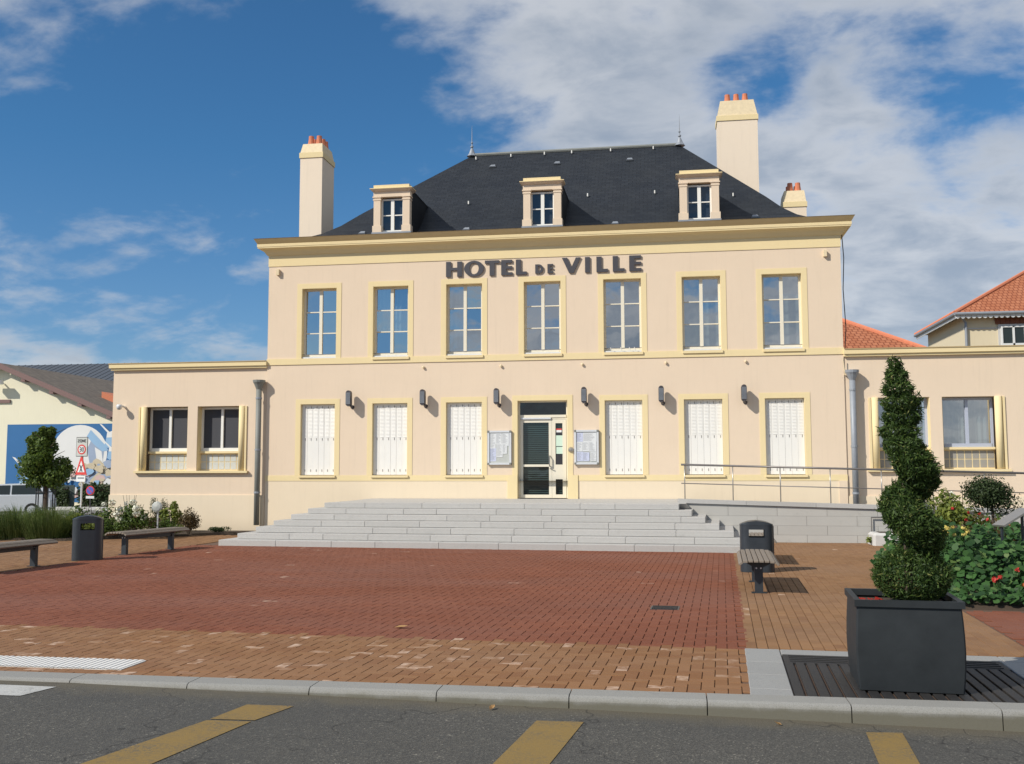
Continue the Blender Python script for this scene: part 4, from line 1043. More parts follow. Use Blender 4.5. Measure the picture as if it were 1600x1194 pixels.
# ------------------------------------------------------------------ notice boards
def notice_board(x0, x1, z0, z1, label, sheets):
    t = thing('notice_board', label, 'notice board', (0, 0, 0))
    w = .05
    MB().box(x0+.01, x1-.01, -.05, -.014, z0+.01, z1-.01).build('backing', 'board', t)
    f = MB(); f.box(x0+w, x1-w, -.075, -.012, z1-w, z1); f.box(x0+w, x1-w, -.075, -.012, z0, z0+w); f.box(x0, x0+w, -.075, -.012, z0+w, z1-w); f.box(x1-w, x1, -.075, -.012, z0+w, z1-w); f.build('frame', 'alu', t)
    for a in (x0, x1-w):
        for c in (z0, z1-w): MB().bbox(a-.003, a+w+.003, -.082, -.012, c-.003, c+w+.003, .008).build('corner_cap', 'zincpipe', t)
    for n_, (a, b, c, d, mt_) in enumerate(sheets):
        p = MB().quad((lerp(x0, x1, a), -.053-.0015*n_, lerp(z0, z1, c)), (lerp(x0, x1, b), -.053-.0015*n_, lerp(z0, z1, c)), (lerp(x0, x1, b), -.053-.0015*n_, lerp(z0, z1, d)), (lerp(x0, x1, a), -.053-.0015*n_, lerp(z0, z1, d))).build('sheet', mt_, t)
        q = MB(); rr = random.Random(n_*7+3); z = d-.03
        while z > c+.03:
            e = lerp(a+.02, b-.02, rr.uniform(.45, 1)); yy = -.0538-.0015*n_
            q.quad((lerp(x0, x1, a+.02), yy, lerp(z0, z1, z-.006)), (lerp(x0, x1, e), yy, lerp(z0, z1, z-.006)), (lerp(x0, x1, e), yy, lerp(z0, z1, z)), (lerp(x0, x1, a+.02), yy, lerp(z0, z1, z))); z -= .022
        q.build('print', 'ink', p)
    MB().quad((x0+w, -.073, z0+w), (x1-w, -.073, z0+w), (x1-w, -.073, z1-w), (x0+w, -.073, z1-w)).build('pane', 'glassclear', t)
notice_board(-1.455, -.825, 1.80, 2.69, 'aluminium notice board with white sheets and a bare green-grey lower corner', [(.10, .36, .10, .50, 'paper2'), (.09, .34, .48, .92, 'paper'), (.34, .60, .60, .93, 'paper'), (.38, .64, .22, .62, 'paper'), (.62, .90, .55, .93, 'paper'), (.62, .82, .32, .62, 'paper')])
notice_board(.825, 1.455, 1.80, 2.69, 'aluminium notice board fully covered with sheets of paper in three rows', [(.10, .36, .66, .92, 'paper2'), (.37, .90, .66, .92, 'paper'), (.09, .33, .38, .65, 'paper'), (.34, .60, .38, .66, 'paper'), (.61, .90, .37, .66, 'paper'), (.10, .36, .10, .37, 'paper2'), (.37, .62, .10, .35, 'paper2'), (.66, .90, .10, .36, 'paper')])

# cctv on the wing
cc = thing('security_camera', 'small white dome security camera on the wing wall', 'camera', (-11.78, .03, 3.44))
MB().tube([(0, 0, 0), (-.04, -.16, .03)], .03, 8).build('bracket', 'white', cc)
MB().lathe([(0, -.09), (.05, -.075), (.075, -.03), (.08, .02), (.06, .06), (0, .07)], (-.06, -.2, .0), 12).build('dome', 'alu', cc, True)
# antenna-like rod by the right hopper
rod = thing('wall_rod', 'thin slanted metal rod on the wall beside the grey downpipe hopper', 'rod', (7.62, -.03, 4.1)); MB().tube([(0, 0, -.1), (-.05, -.05, .32)], .012, 6).build('rod', 'chimcap', rod)
MB().tube([(0, .03, -.08), (0.0, -.02, -.08)], .02, 6).build('mount', 'chimcap', rod)

# ------------------------------------------------------------------ benches
def make_bench(length):
    t = thing('bench', '', 'bench')
    L = length/2
    for k in range(8):                         # slats run lengthwise, the outer ones turned down
        x = -.245+k*.07; dz = -.035 if k in (0, 7) else (-.008 if k in (1, 6) else 0)
        mb = MB().bbox(-.03, .03, -L, L, -.028, .0, .005); o = mb.build('slat', 'wood_grey', t); o.location = (x+.0, 0, .455+dz); o.rotation_euler = (0, rad(-38 if k == 0 else 38 if k == 7 else 0), 0)
    for y in (-L+.28, L-.28):
        MB().box(-.055, .055, y-.035, y+.035, 0, .37).build('leg', 'charcoal', t)
        MB().prism([(-.06, y-.03, .34), (.06, y-.03, .34), (.06, y+.03, .34), (-.06, y+.03, .34)], [(-.22, y-.03, .425), (.22, y-.03, .425), (.22, y+.03, .425), (-.22, y+.03, .425)]).build('bracket', 'charcoal', t)
        for x in (-.03, .03):
            b = MB().lathe([(.012, 0), (.012, .008)], (0, 0, 0), 8).build('bolt', 'alu', t); b.location = (x, y-.036, .33); b.rotation_euler = (rad(90), 0, 0)
        MB().box(-.1, .1, y-.06, y+.06, .0, .008).build('foot_plate', 'charcoal', t)
    MB().box(-.035, .035, -L+.315, L-.315, .29, .36).build('beam', 'charcoal', t)
    return t
b0 = make_bench(1.95)
spots = [((4.475, -11.25), TH, 'slatted bench on the seam of red and tan paving, before the upright litter bin'),
         ((4.86, -7.05), TH, 'slatted bench behind the hooded litter bin, close to the granite steps'),
         ((-7.83, -10.45), rad(-7), 'slatted bench beside the tall ornamental grass clump'),
         ((-7.35, -6.56), rad(-11), 'slatted bench standing in front of the low wing and its flower bed')]
for k, (p, rz, lb) in enumerate(spots):
    o = b0 if k == 0 else copy_tree(b0); o.location = (*p, .002); o.rotation_euler = (0, 0, rz); o['label'] = lb; o['group'] = 'slatted benches around the plaza'
# ------------------------------------------------------------------ litter bins
def make_bin():
    t = thing('litter_bin', '', 'litter bin')
    # body: flattened oval in plan, slot right through near the top, domed lid
    n = 48; a, b = .265, .20
    def ring(z, s=1.0):
        r = []
        for k in range(n):
            q = 2*math.pi*k/n; c_, s_ = math.cos(q), math.sin(q)
            r.append((a*s*math.copysign(abs(c_)**.38, c_), b*s*math.copysign(abs(s_)**.8, s_), z))
        return r
    mb = MB()
    def skin(zs, keep=lambda k, m: True):
        base = len(mb.v)
        for z, s in zs: mb.v += ring(z, s)
        for m_ in range(len(zs)-1):
            for k in range(n):
                if not keep(k, m_): continue
                j = (k+1) % n; A = base+m_*n; mb.f.append((A+k, A+j, A+n+j, A+n+k))
        return base
    front = set(k for k in range(n) if abs(math.sin(2*math.pi*(k+.5)/n)) > .99)
    skin([(.0, 1), (.62, 1), (.76, 1), (.83, 1)], lambda k, m_: not (m_ == 1 and k in front))
    mb.f.append(tuple(range(n))[::-1])
    mb.build('body', 'charcoal', t)
    lid = MB(); 
    zs = [(.832, 1.012), (.845, 1.012)]
    for z, s in zs: lid.v += ring(z, s)
    for k in range(n):
        j = (k+1) % n; lid.f.append((k, j, n+j, n+k))
    # domed top: height follows x
    top = [(x, y, .845+.07*(1-(x/(a*1.02))**2)) for x, y, z in ring(.845, 1.0)]
    i = len(lid.v); lid.v += top
    for k in range(n):
        j = (k+1) % n; lid.f.append((n+k, n+j, i+j, i+k))
    for k in range(n//2):
        p, q = k, n-1-k
        k2 = k+1
        if k2 <= n//2-1: lid.f.append((i+k, i+k2, i+n-1-k2, i+n-1-k))
    lid.build('lid', 'charcoal', t)
    box('side_trim', 'lamp', t, a-.004, a+.012, -.03, .03, .0, .82)
    return t
n0 = make_bin()
n0.location = (4.655, -9.0, .002); n0.rotation_euler = (0, 0, TH); n0.scale = (1, 1, .90); n0['label'] = 'charcoal hooded litter bin with a see-through slot standing between two benches by the steps'; n0['group'] = 'charcoal litter bins'
o = copy_tree(n0); o.location = (-7.55, -8.45, .002); o.rotation_euler = (0, 0, rad(30)); o['label'] = 'charcoal litter bin turned at an angle in front of the hydrangea bed'

# ------------------------------------------------------------------ left flower bed and planting
bed = MB(); bed.v = [(-13.4, -3.6, -.05), (-11.0, -3.9, -.05), (-8.6, -1.5, -.05), (-7.6, -.1, -.05), (-13.4, -.1, -.05), (-13.4, -3.5, .05), (-11.0, -3.75, .05), (-8.7, -1.45, .05), (-7.7, -.1, .05), (-13.4, -.1, .05)]
bed.f = [(5, 6, 7, 8, 9), (0, 1, 6, 5), (1, 2, 7, 6), (2, 3, 8, 7)]
struct(bed.build('planting_bed', 'soil'))
bed2 = struct(MB().box(-24, -13.4, -4.5, 2.0, -.1, .02).build('planting_ground', 'soil'))
def shrub(name, label, cat, loc, r, n, mat, leaf=.06, seed=1, aspect=.6, group=None, shell=.35, stem=True, flowers=None, spread=.8):
    t = thing(name, label, cat, loc, group=group); g = np.random.default_rng(seed)
    P, Nn = [], []
    nb = max(5, int(n/160))
    for k in range(nb):
        d = g.normal(0, 1, 3); d /= np.linalg.norm(d); d[2] = abs(d[2])*.9+.05; kk = g.uniform(.25, .78)
        c = np.array([d[0]*r[0]*kk, d[1]*r[1]*kk, r[2]*(.35+d[2]*kk*.7)]); s = g.uniform(.26, .42)
        p, dd = blob_pts(g, n//nb, c, (r[0]*s, r[1]*s, r[2]*s*.9), shell); P.append(p); Nn.append(dd)
    P = np.concatenate(P); Nn = np.concatenate(Nn)+np.array([0, 0, .6]); P[:, 2] = np.maximum(P[:, 2], .01)
    leaves('foliage', mat, P, Nn, leaf, t, aspect, spread, seed)
    if stem:
        mb = MB()
        for k in range(5):
            a = k*1.26; mb.tube([(.02*math.cos(a), .02*math.sin(a), -.02), (r[0]*.25*math.cos(a), r[1]*.25*math.sin(a), r[2]*.5), (r[0]*.5*math.cos(a), r[1]*.5*math.sin(a), r[2]*.95)], [.012, .008, .004], 5)
        mb.build('stems', 'bark', t)
    if flowers:
        fm, cnt, fs, hts = flowers
        for k in range(cnt):
            a = g.uniform(math.pi*.9, math.pi*2.1); q = g.uniform(.4, .95); c = np.array([r[0]*q*math.cos(a), r[1]*q*math.sin(a), r[2]*g.uniform(*hts)])
            p, dd = blob_pts(g, 46, c, (fs, fs, fs*.85), .85); leaves('flower_head', fm, p, dd, fs*.75, t, .9, .3, seed+k+50)
    return t
shrub('hydrangea', 'white-flowered hydrangea bush rising just behind the angled litter bin', 'shrub', (-9.75, -3.0, .04), (.60, .50, .85), 1500, 'shrub', .075, 21, flowers=('whitep', 9, .085, (.5, 1.05)))
shrub('hydrangea', 'low leafy hydrangea bush between the grass clump and the angled litter bin', 'shrub', (-11.0, -3.0, .04), (.62, .5, .62), 1500, 'yellowshrub', .08, 22, flowers=('whitep', 3, .06, (.4, .8)))
shrub('rose_bush', 'thin upright bush with pale leaves at the corner of the low wing', 'shrub', (-10.62, -1.6, .04), (.36, .3, 1.05), 360, 'silver', .06, 23)
shrub('bronze_shrub', 'low brownish shrub behind the bench in front of the wing', 'shrub', (-9.95, -2.0, .04), (.55, .4, .52), 1000, 'bronze', .05, 24)
shrub('conifer_shrub', 'small feathery blue-green conifer against the wing wall', 'shrub', (-10.15, -1.0, .04), (.30, .28, .95), 1100, 'darkshrub', .075, 25, .22)
shrub('laurel_shrub', 'bright green upright leafy shrub beside the grey disc on a post', 'shrub', (-9.75, -1.1, .04), (.32, .28, .82), 620, 'yellowshrub', .10, 26)
shrub('round_shrub', 'rounded dense olive shrub at the end of the wing flower bed', 'shrub', (-9.0, -1.55, .04), (.46, .40, .62), 1900, 'bronze', .05, 27)
shrub('round_shrub', 'light green low shrub showing beneath the bench by the wing', 'shrub', (-9.3, -2.2, .04), (.40, .32, .46), 900, 'shrub', .05, 28)
shrub('heather', 'low dark mat of heather at the foot of the wing beside the steps', 'shrub', (-8.35, -.75, .03), (.55, .35, .20), 900, 'darkshrub', .04, 29, stem=False)
shrub('low_shrub', 'low dark green shrub behind the brown one along the wing bed', 'shrub', (-10.4, -2.5, .04), (.5, .4, .42), 900, 'darkshrub', .05, 30)
shrub('low_shrub', 'low leafy green shrub along the front of the wing bed beside the brown shrub', 'shrub', (-10.2, -2.95, .04), (.55, .4, .5), 1200, 'shrub', .06, 31)
shrub('hydrangea', 'bushy hydrangea with pale heads between the grass and the litter bin, behind the low one', 'shrub', (-11.3, -2.2, .04), (.7, .5, .8), 1500, 'shrub', .08, 32, flowers=('whitep', 4, .07, (.7, 1.05)))
shrub('low_shrub', 'small bright green tuft at the foot of the bench before the wing', 'shrub', (-9.0, -2.05, .04), (.35, .3, .34), 700, 'yellowshrub', .05, 33, stem=False)
def grass(name, label, loc, h, rr, n, seed, mat='grassleaf'):
    t = thing(name, label, 'ornamental grass', loc, group=None); g = random.Random(seed); mb = MB()
    for k in range(n):
        a = g.uniform(0, 6.283); r0 = rr*.62*math.sqrt(g.random()); r1 = r0+rr*g.uniform(.15, .8); hh = h*g.uniform(.35, 1.12)*(1-.25*math.sin(a*2.3+seed)**2); w = .0045
        ax, ay = math.cos(a), math.sin(a); pxv = (-ay*w, ax*w)
        p0 = (ax*r0, ay*r0, 0); p1 = (ax*(r0*.6+r1*.4), ay*(r0*.6+r1*.4), hh*.65); p2 = (ax*r1, ay*r1, hh*(1.0-.25*(r1/rr)))
        mb.quad((p0[0]-pxv[0], p0[1]-pxv[1], 0), (p0[0]+pxv[0], p0[1]+pxv[1], 0), (p1[0]+pxv[0], p1[1]+pxv[1], p1[2]), (p1[0]-pxv[0], p1[1]-pxv[1], p1[2]))
        i = len(mb.v); mb.v += [(p2[0], p2[1], p2[2])]; mb.f.append((i-1, i-2, i))
    mb.build('blades', mat, t); return t
grass('grass_clump', 'tall arching ornamental grass clump behind the bench, next to the hydrangeas', (-11.75, -3.3, .0), 1.02, .85, 2400, 41)
grass('grass_clump', 'broad ornamental grass clump in the middle of three, behind the bench', (-12.75, -3.1, .0), 1.0, .95, 2400, 42)
grass('grass_clump', 'outermost ornamental grass clump of three beside the parked cars', (-13.8, -3.2, .0), .98, .95, 2400, 43)
ds = thing('disc_sign', 'round grey disc on a short post in front of the low wing', 'sign', (-9.40, -2.4, .04))
mb = MB(); mb.lathe([(.0, -.02), (.10, -.018), (.138, -.005), (.14, .01), (.10, .03), (0, .04)], (0, 0, 0), 10); o = mb.build('disc', 'disc', ds); o.location = (0, -.05, .725); o.rotation_euler = (rad(80), rad(18), 0)
MB().tube([(.0, 0, 0), (.0, 0, .62)], .02, 8).build('post', 'alu', ds)

# ------------------------------------------------------------------ street tree with guard, signs
def tree(name, label, loc, h, trunk_h, rx, n, seed, mat):
    t = thing(name, label, 'tree', loc); g = np.random.default_rng(seed); P, Nn = [], []
    for k in range(34):
        q = g.uniform(0, 1); zz = trunk_h+(h-trunk_h)*q; rr = rx*(1-q*.80)*(.85+.15*math.sin(q*9)) * (1.0 if q > .06 else .7); a = g.uniform(0, 6.283); kk = g.uniform(.3, .85)
        c = np.array([rr*kk*math.cos(a), rr*kk*math.sin(a), zz]); s = rr*.40+.10
        p, dd = blob_pts(g, n//34, c, (s, s, s*1.05), .45); P.append(p); Nn.append(dd)
    # second leader that makes the crown lopsided
    for k in range(7):
        c = np.array([-.55+g.uniform(-.12, .12), g.uniform(-.1, .1), trunk_h+.55+.18*k]); s = .36-.03*k; p, dd = blob_pts(g, n//36, c, (s, s, s), .45); P.append(p); Nn.append(dd)
    leaves('crown', mat, np.concatenate(P), np.concatenate(Nn)+np.array([0, 0, .5]), .105, t, .75, .8, seed)
    mb = MB(); mb.tube([(0, 0, 0), (.02, 0, trunk_h), (0, .02, trunk_h+(h-trunk_h)*.55), (0, 0, h*.92)], [.085, .07, .045, .012], 8)
    for k in range(9):
        a = k*2.4; z0 = trunk_h+.15+k*.17; mb.tube([(0, 0, z0), (rx*.3*math.cos(a), rx*.3*math.sin(a), z0+.25), (rx*.6*math.cos(a), rx*.6*math.sin(a), z0+.42)], [.03, .018, .006], 6)
    mb.build('trunk', 'bark', t); return t
tree('maple_tree', 'young bushy tree with a lopsided pointed crown in a metal guard before the mural', (-20.1, 9.0, -.42), 3.62, 1.78, 1.08, 12000, 61, 'treeleaf')
tgd = thing('tree_guard', 'dark metal guard of upright bars around the young tree trunk', 'tree guard', (-20.1, 9.0, -.42))
for k in range(6):
    a = k*math.pi/3+.3; MB().tube([(.46*math.cos(a), .46*math.sin(a), 0), (.34*math.cos(a), .34*math.sin(a), .7), (.34*math.cos(a), .34*math.sin(a), 1.65)], .022, 6).build('bar', 'signblack', tgd)
for zz in (.7, 1.3, 1.62):
    MB().tube([(.34*math.cos(2*math.pi*k/16), .34*math.sin(2*math.pi*k/16), zz) for k in range(17)], .018, 6).build('hoop', 'signblack', tgd)
MB().lathe([(.7, -.0), (.7, .06)], (0, 0, 0), 20).build('base_ring', 'signblack', tgd)
# zone 30 post
zp = thing('sign_post', 'grey post with a ZONE 30 panel, a warning triangle and a small plate', 'traffic sign', (-16.13, 5.0, -.25))
MB().tube([(0, 0, -.1), (0, 0, 3.02)], .03, 8).build('post', 'alu', zp)
def turned(o, loc, rz): o.location = loc; o.rotation_euler = (0, 0, rz); return o
RZs, RZt = rad(-6), rad(-28)
def plate(name, pts, mat, loc, rz=RZs, t=.02): return turned(MB().poly_xz(pts, -t, 0).build(name, mat, zp), loc, rz)
def ring_pts(r, n=24, cx=0, cz=0): return [(cx+r*math.cos(2*math.pi*k/n), cz+r*math.sin(2*math.pi*k/n)) for k in range(n)]
rp_ = [(-.22, -.325), (.22, -.325), (.22, .325), (-.22, .325)]
for (py_, sc_, mt_, dy) in ((0, 1, 'lamp', 0), (0, .94, 'board', -.021)): plate('zone_panel', [(x*sc_, z*sc_) for x, z in rp_], mt_, (0, -.04+dy*math.cos(RZs), 2.72), t=.02 if not dy else .004)
def stroke(lines, mat, loc, w, name='print', rz=None):
    mb = MB()
    for (x0, z0, x1, z1) in lines:
        d = Vector((x1-x0, z1-z0)); d.normalize(); nx, nz = -d.y*w/2, d.x*w/2
        mb.quad((x0+nx, 0, z0+nz), (x0-nx, 0, z0-nz), (x1-nx, 0, z1-nz), (x1+nx, 0, z1+nz))
    return turned(mb.build(name, mat, zp), loc, RZs if rz is None else rz)
plate('red_ring', ring_pts(.165, 24, 0, -.09), 'red', (0, -.066, 2.72), t=.003); plate('ring_face', ring_pts(.12, 24, 0, -.09), 'signwhite', (0, -.070, 2.72), t=.003)
S3 = [(-.075, .06, -.02, .06), (-.02, .06, -.02, -.06), (-.075, 0, -.02, 0), (-.075, -.06, -.02, -.06)]; S0 = [(.02, .06, .075, .06), (.075, .06, .075, -.06), (.02, .06, .02, -.06), (.02, -.06, .075, -.06)]
stroke(S3+S0, 'signblack', (0, -.0765, 2.63), .022)
zl = [(-.16, .04, -.10, .04), (-.10, .04, -.16, -.04), (-.16, -.04, -.10, -.04), (-.07, .04, -.01, .04), (-.01, .04, -.01, -.04), (-.07, -.04, -.01, -.04), (-.07, .04, -.07, -.04), (.02, -.04, .02, .04), (.02, .04, .07, -.04), (.07, -.04, .07, .04), (.10, -.04, .10, .04), (.10, .04, .16, .04), (.10, 0, .15, 0), (.10, -.04, .16, -.04)]
stroke(zl, 'lamp', (0, -.0765, 2.92), .016)
plate('rear_panel', rp_, 'zinc', (-.08, .09, 2.72), rad(-12))
tri = [(-.34, 0), (.34, 0), (.04, .60), (-.04, .60)]; plate('triangle', tri, 'red', (0, -.04, 1.79), RZt); plate('triangle_face', [(-.22, .085), (.22, .085), (0, .47)], 'signwhite', (0, -.066, 1.79), RZt, t=.003)
stroke([(-.075, .10, .075, .32), (.075, .10, -.075, .32)], 'signblack', (0, -.0725, 1.79), .05, rz=RZt)
plate('small_plate', [(-.27, -.10), (.27, -.10), (.27, .10), (-.27, .10)], 'signwhite', (0, -.04, 1.66), RZt); stroke([(-.2, .02, .2, .02)], 'ink', (0, -.0645, 1.66), .05, rz=RZt)
# no parking sign
np_ = thing('no_parking_sign', 'round no parking sign with a white plate on a short post by the hedge', 'traffic sign', (-29.1, 26.6, -.5))
MB().tube([(0, 0, -.05), (0, 0, 1.25)], .03, 8).build('post', 'lamp', np_)
def npl(pts, mat, y, z): o = MB().poly_xz(pts, -.012, 0).build('disc_face', mat, np_); o.location = (0, y, z)
npl(ring_pts(.26), 'red', -.03, 1.08); npl(ring_pts(.205), 'signblue', -.045, 1.08)
o = MB().poly_xz([(-.02, -.205), (.02, -.205), (.02, .205), (-.02, .205)], -.005, 0).build('slash', 'red', np_); o.location = (0, -.058, 1.08); o.rotation_euler = (0, rad(-45), 0)
o = MB().poly_xz([(-.25, -.07), (.25, -.07), (.25, .07), (-.25, .07)], -.012, 0).build('plate', 'signwhite', np_); o.location = (0, -.03, .70)

# ------------------------------------------------------------------ mural house and background, left
mh = thing('mural_house', 'pale yellow gabled house with a blue mural on its end wall', 'house')
MY = 30.0
pk = (-37.35, 8.15); e1 = (-24.0, 2.75); e0 = (-50.7, 2.75)
mb = MB(); mb.poly_xz([(e0[0], -.6), (e1[0], -.6), (e1[0], e1[1]), pk, (e0[0], e0[1])], MY, MY+14); mb.build('wall', 'muralwall', mh)
# roof slabs
def slope(p, q, t, name, mat, y0, y1):
    d = Vector((q[0]-p[0], q[1]-p[1])).normalized(); n = Vector((-d.y, d.x)); n = n if n.y > 0 else -n
    a = [(p[0], p[1]), (q[0], q[1]), (q[0]+n.x*t, q[1]+n.y*t), (p[0]+n.x*t, p[1]+n.y*t)]
    mb = MB(); mb.prism([(x, y0, z) for x, z in a], [(x, y1, z) for x, z in a]); return mb.build(name, mat, mh)
rr_ = slope((pk[0], pk[1]+.03), (e1[0]+.6, e1[1]-.22), .12, 'roof', 'oldtile', MY-.45, MY+14.5); slope((pk[0], pk[1]+.03), (e0[0]-.6, e0[1]-.22), .12, 'roof', 'oldtile', MY-.45, MY+14.5)
slope((pk[0], pk[1]-.16), (e1[0]+.6, e1[1]-.41), .30, 'bargeboard', 'mbrown', MY-.53, MY-.45); slope((pk[0], pk[1]-.16), (e0[0]-.6, e0[1]-.41), .30, 'bargeboard', 'mbrown', MY-.53, MY-.45)
for k in range(5):
    x = -35.6+k*1.9; z = lerp(pk[1], e1[1], (x-pk[0])/(e1[0]-pk[0])); box('purlin', 'mbrown', mh, x-.14, x+.14, MY-.5, MY, z-.34, z-.16)
# skylight on the roof
x, z = -31.7, lerp(pk[1], e1[1], (-31.7-pk[0])/(e1[0]-pk[0]))
MB().prism([(x-.8, MY+3.0, z+.3), (x+.9, MY+3.0, z-.4), (x+.9, MY+4.6, z-.4), (x-.8, MY+4.6, z+.3)], [(x-.8, MY+3.0, z+.85), (x+.9, MY+3.0, z+.22), (x+.9, MY+4.6, z+.22), (x-.8, MY+4.6, z+.85)]).build('skylight', 'terracotta', mh)
box('wall_ledge', 'mbrown', mh, -38.5, -36.7, MY-.10, MY, 5.85, 6.05)
fl = MB().tube([(-37.2, MY-.05, 7.05), (-37.2, MY-.5, 7.1)], .05, 6); fl.box(-37.75, -36.95, MY-.75, MY-.4, 6.95, 7.2); fl.build('floodlight', 'alu', mh)
# mural: flat painted shapes
def paint(pts, mat, lay, name='mural_shape'): return MB().quad(*[(x, MY-.004*lay, z) for x, z in pts]).build(name, mat, mh)
paint([(-36.85, -.2), (-26, -.2), (-26, 4.52), (-36.85, 4.52)], 'mblue', 1, 'mural_field')
cx, cz, cr = -32.0, 2.75, 1.85
paint([(cx+cr*math.cos(a)*.98, cz+cr*math.sin(a)*.92) for a in [2*math.pi*k/40 for k in range(40)]], 'mwhite', 2, 'mural_moon')
paint([(-31.2, 1.6), (-30.5, 1.9), (-30.35, 3.2), (-31.1, 3.85), (-31.5, 3.0)], 'mmid', 3); paint([(-31.55, 3.75), (-31.3, 4.15), (-30.3, 3.2), (-30.1, 2.9), (-30.5, 2.85), (-31.1, 3.3)], 'mpale', 4)
paint([(-31.0, 3.1), (-30.55, 2.85), (-30.35, 1.75), (-30.75, 1.75)], 'mwhite', 5)
mr = random.Random(5)
def patch(cx, cz, rx, rz, mat, lay, n=9):
    paint([(cx+rx*mr.uniform(.55, 1.0)*math.cos(2*math.pi*k/n), cz+rz*mr.uniform(.55, 1.0)*math.sin(2*math.pi*k/n)) for k in range(n)], mat, lay)
lay = 6
for (a, b, c, d, mt_, n_) in ((-30.4, 1.0, 1.6, 1.3, 'mmid', 5), (-30.2, .9, 1.2, 1.0, 'msand', 5), (-33.0, .4, 1.4, .7, 'mpink', 4)): patch(a, b, c, d, mt_, lay, 13); lay += 1
for k in range(46):
    x = mr.uniform(-31.6, -28.6); z = mr.uniform(-.1, 2.2); patch(x, z, mr.uniform(.15, .5), mr.uniform(.1, .34), mr.choice(['mmid', 'msand', 'mpale', 'mwhite', 'mwhite', 'msand', 'mpink', 'mmid']), lay, 7); lay += .5
for k in range(9): patch(mr.uniform(-33.2, -31.6), mr.uniform(.4, 2.0), mr.uniform(.15, .35), mr.uniform(.15, .35), mr.choice(['msand', 'mpink', 'mwhite']), lay, 8); lay += .5
for (x, z, s) in ((-35.2, 1.55, 1.0), (-29.8, 3.75, .75), (-29.7, 2.9, .6)):           # birds
    paint([(x-1.15*s, z+1.0*s), (x-.95*s, z+.95*s), (x-.25*s, z+.35*s), (x+.15*s, z+.5*s), (x+.05*s, z), (x-.35*s, z-.4*s), (x-.1*s, z), (x-.6*s, z+.45*s)], 'mwhite', lay)
    paint([(x-.5*s, z-.05*s), (x+.25*s, z-.05*s), (x+.1*s, z-.75*s), (x-.35*s, z-.95*s), (x-.65*s, z-.75*s)], 'mpale', lay+1)
    paint([(x-.45*s, z+.3*s), (x+.1*s, z+.35*s), (x+.3*s, z+.1*s), (x-.1*s, z-.1*s), (x-.5*s, z-.1*s)], 'mwhite', lay+2); lay += 3
# far metal roof behind
fm = thing('warehouse', 'long warehouse with a dark blue-grey ribbed metal roof behind the mural house', 'building')
mb = MB(); mb.poly_xz([(-70, -.6), (-48.6, -.6), (-48.6, 9.4), (-70, 9.4)], 62, 85); mb.build('wall', 'housewall', fm)
MB().prism([(-70, 62, 9.38), (-70, 70.2, 12.55), (-70, 78, 9.38)], [(-48.6, 62, 9.38), (-48.6, 70.2, 12.55), (-48.6, 78, 9.38)]).build('gable', 'housewall', fm)
MB().prism([(-71, 70, 12.6), (-48.2, 70, 12.6), (-48.2, 79, 9.2), (-71, 79, 9.2)], [(-71, 70, 12.8), (-48.2, 70, 12.8), (-48.2, 79, 9.4), (-71, 79, 9.4)]).build('rear_roof', 'metalroof', fm)
mb = MB(); mb.prism([(-71, 61, 9.2), (-48.2, 61, 9.2), (-48.2, 70, 12.6), (-71, 70, 12.6)], [(-71, 61, 9.4), (-48.2, 61, 9.4), (-48.2, 70, 12.8), (-71, 70, 12.8)]); r_ = mb.build('roof', 'metalroof', fm)
for k in range(30):
    x = -70.5+k*.75; MB().prism([(x, 61, 9.4), (x+.08, 61, 9.4), (x+.08, 70, 12.8), (x, 70, 12.8)], [(x, 61, 9.44), (x+.08, 61, 9.44), (x+.08, 70, 12.84), (x, 70, 12.84)]).build('seam', 'metalroof', r_)
# hedge and fence at the mural wall
def hedge(label, x0, x1, y, h, n, seed, mat='darkshrub', name='hedge'):
    t = thing(name, label, 'hedge', ((x0+x1)/2, y, -.5)); g = np.random.default_rng(seed); w = (x1-x0)/2
    P = np.stack([g.uniform(-w, w, n), g.uniform(-.45, .3, n), np.abs(g.uniform(0, 1, n))**.8*h*(.82+.18*np.sin(g.uniform(0, 6, n)))], 1); Nn = np.tile(np.array([0, -1, .5]), (n, 1))
    leaves('foliage', mat, P, Nn, .17, t, .7, .8, seed); MB().box(-w+.1, w-.1, -.15, .25, 0, h*.85).build('core', 'soil', t)
hedge('dark clipped hedge below the mural behind the no parking sign', -30.9, -27.6, 28.6, 1.5, 3000, 71); hedge('dark hedge section left of the signs under the mural', -32.9, -31.6, 28.6, 1.35, 1500, 72)
fc = thing('mesh_fence', 'dark green mesh fence panel below the mural', 'fence', (0, 0, 0))
for k in range(3):
    x = -36.2+k*1.65; box('fence_panel', 'fencegreen', fc, x, x+1.6, 28.5, 28.55, -.4, .85); MB().tube([(x, 28.5, -.45), (x, 28.5, .95)], .04, 6).build('fence_post', 'signblack', fc)
shrub('pink_shrub', 'pinkish flowering shrub beside the parked cars', 'shrub', (-37.2, 27.8, -.5), (1.3, .7, 1.9), 1500, 'bronze', .16, 74)

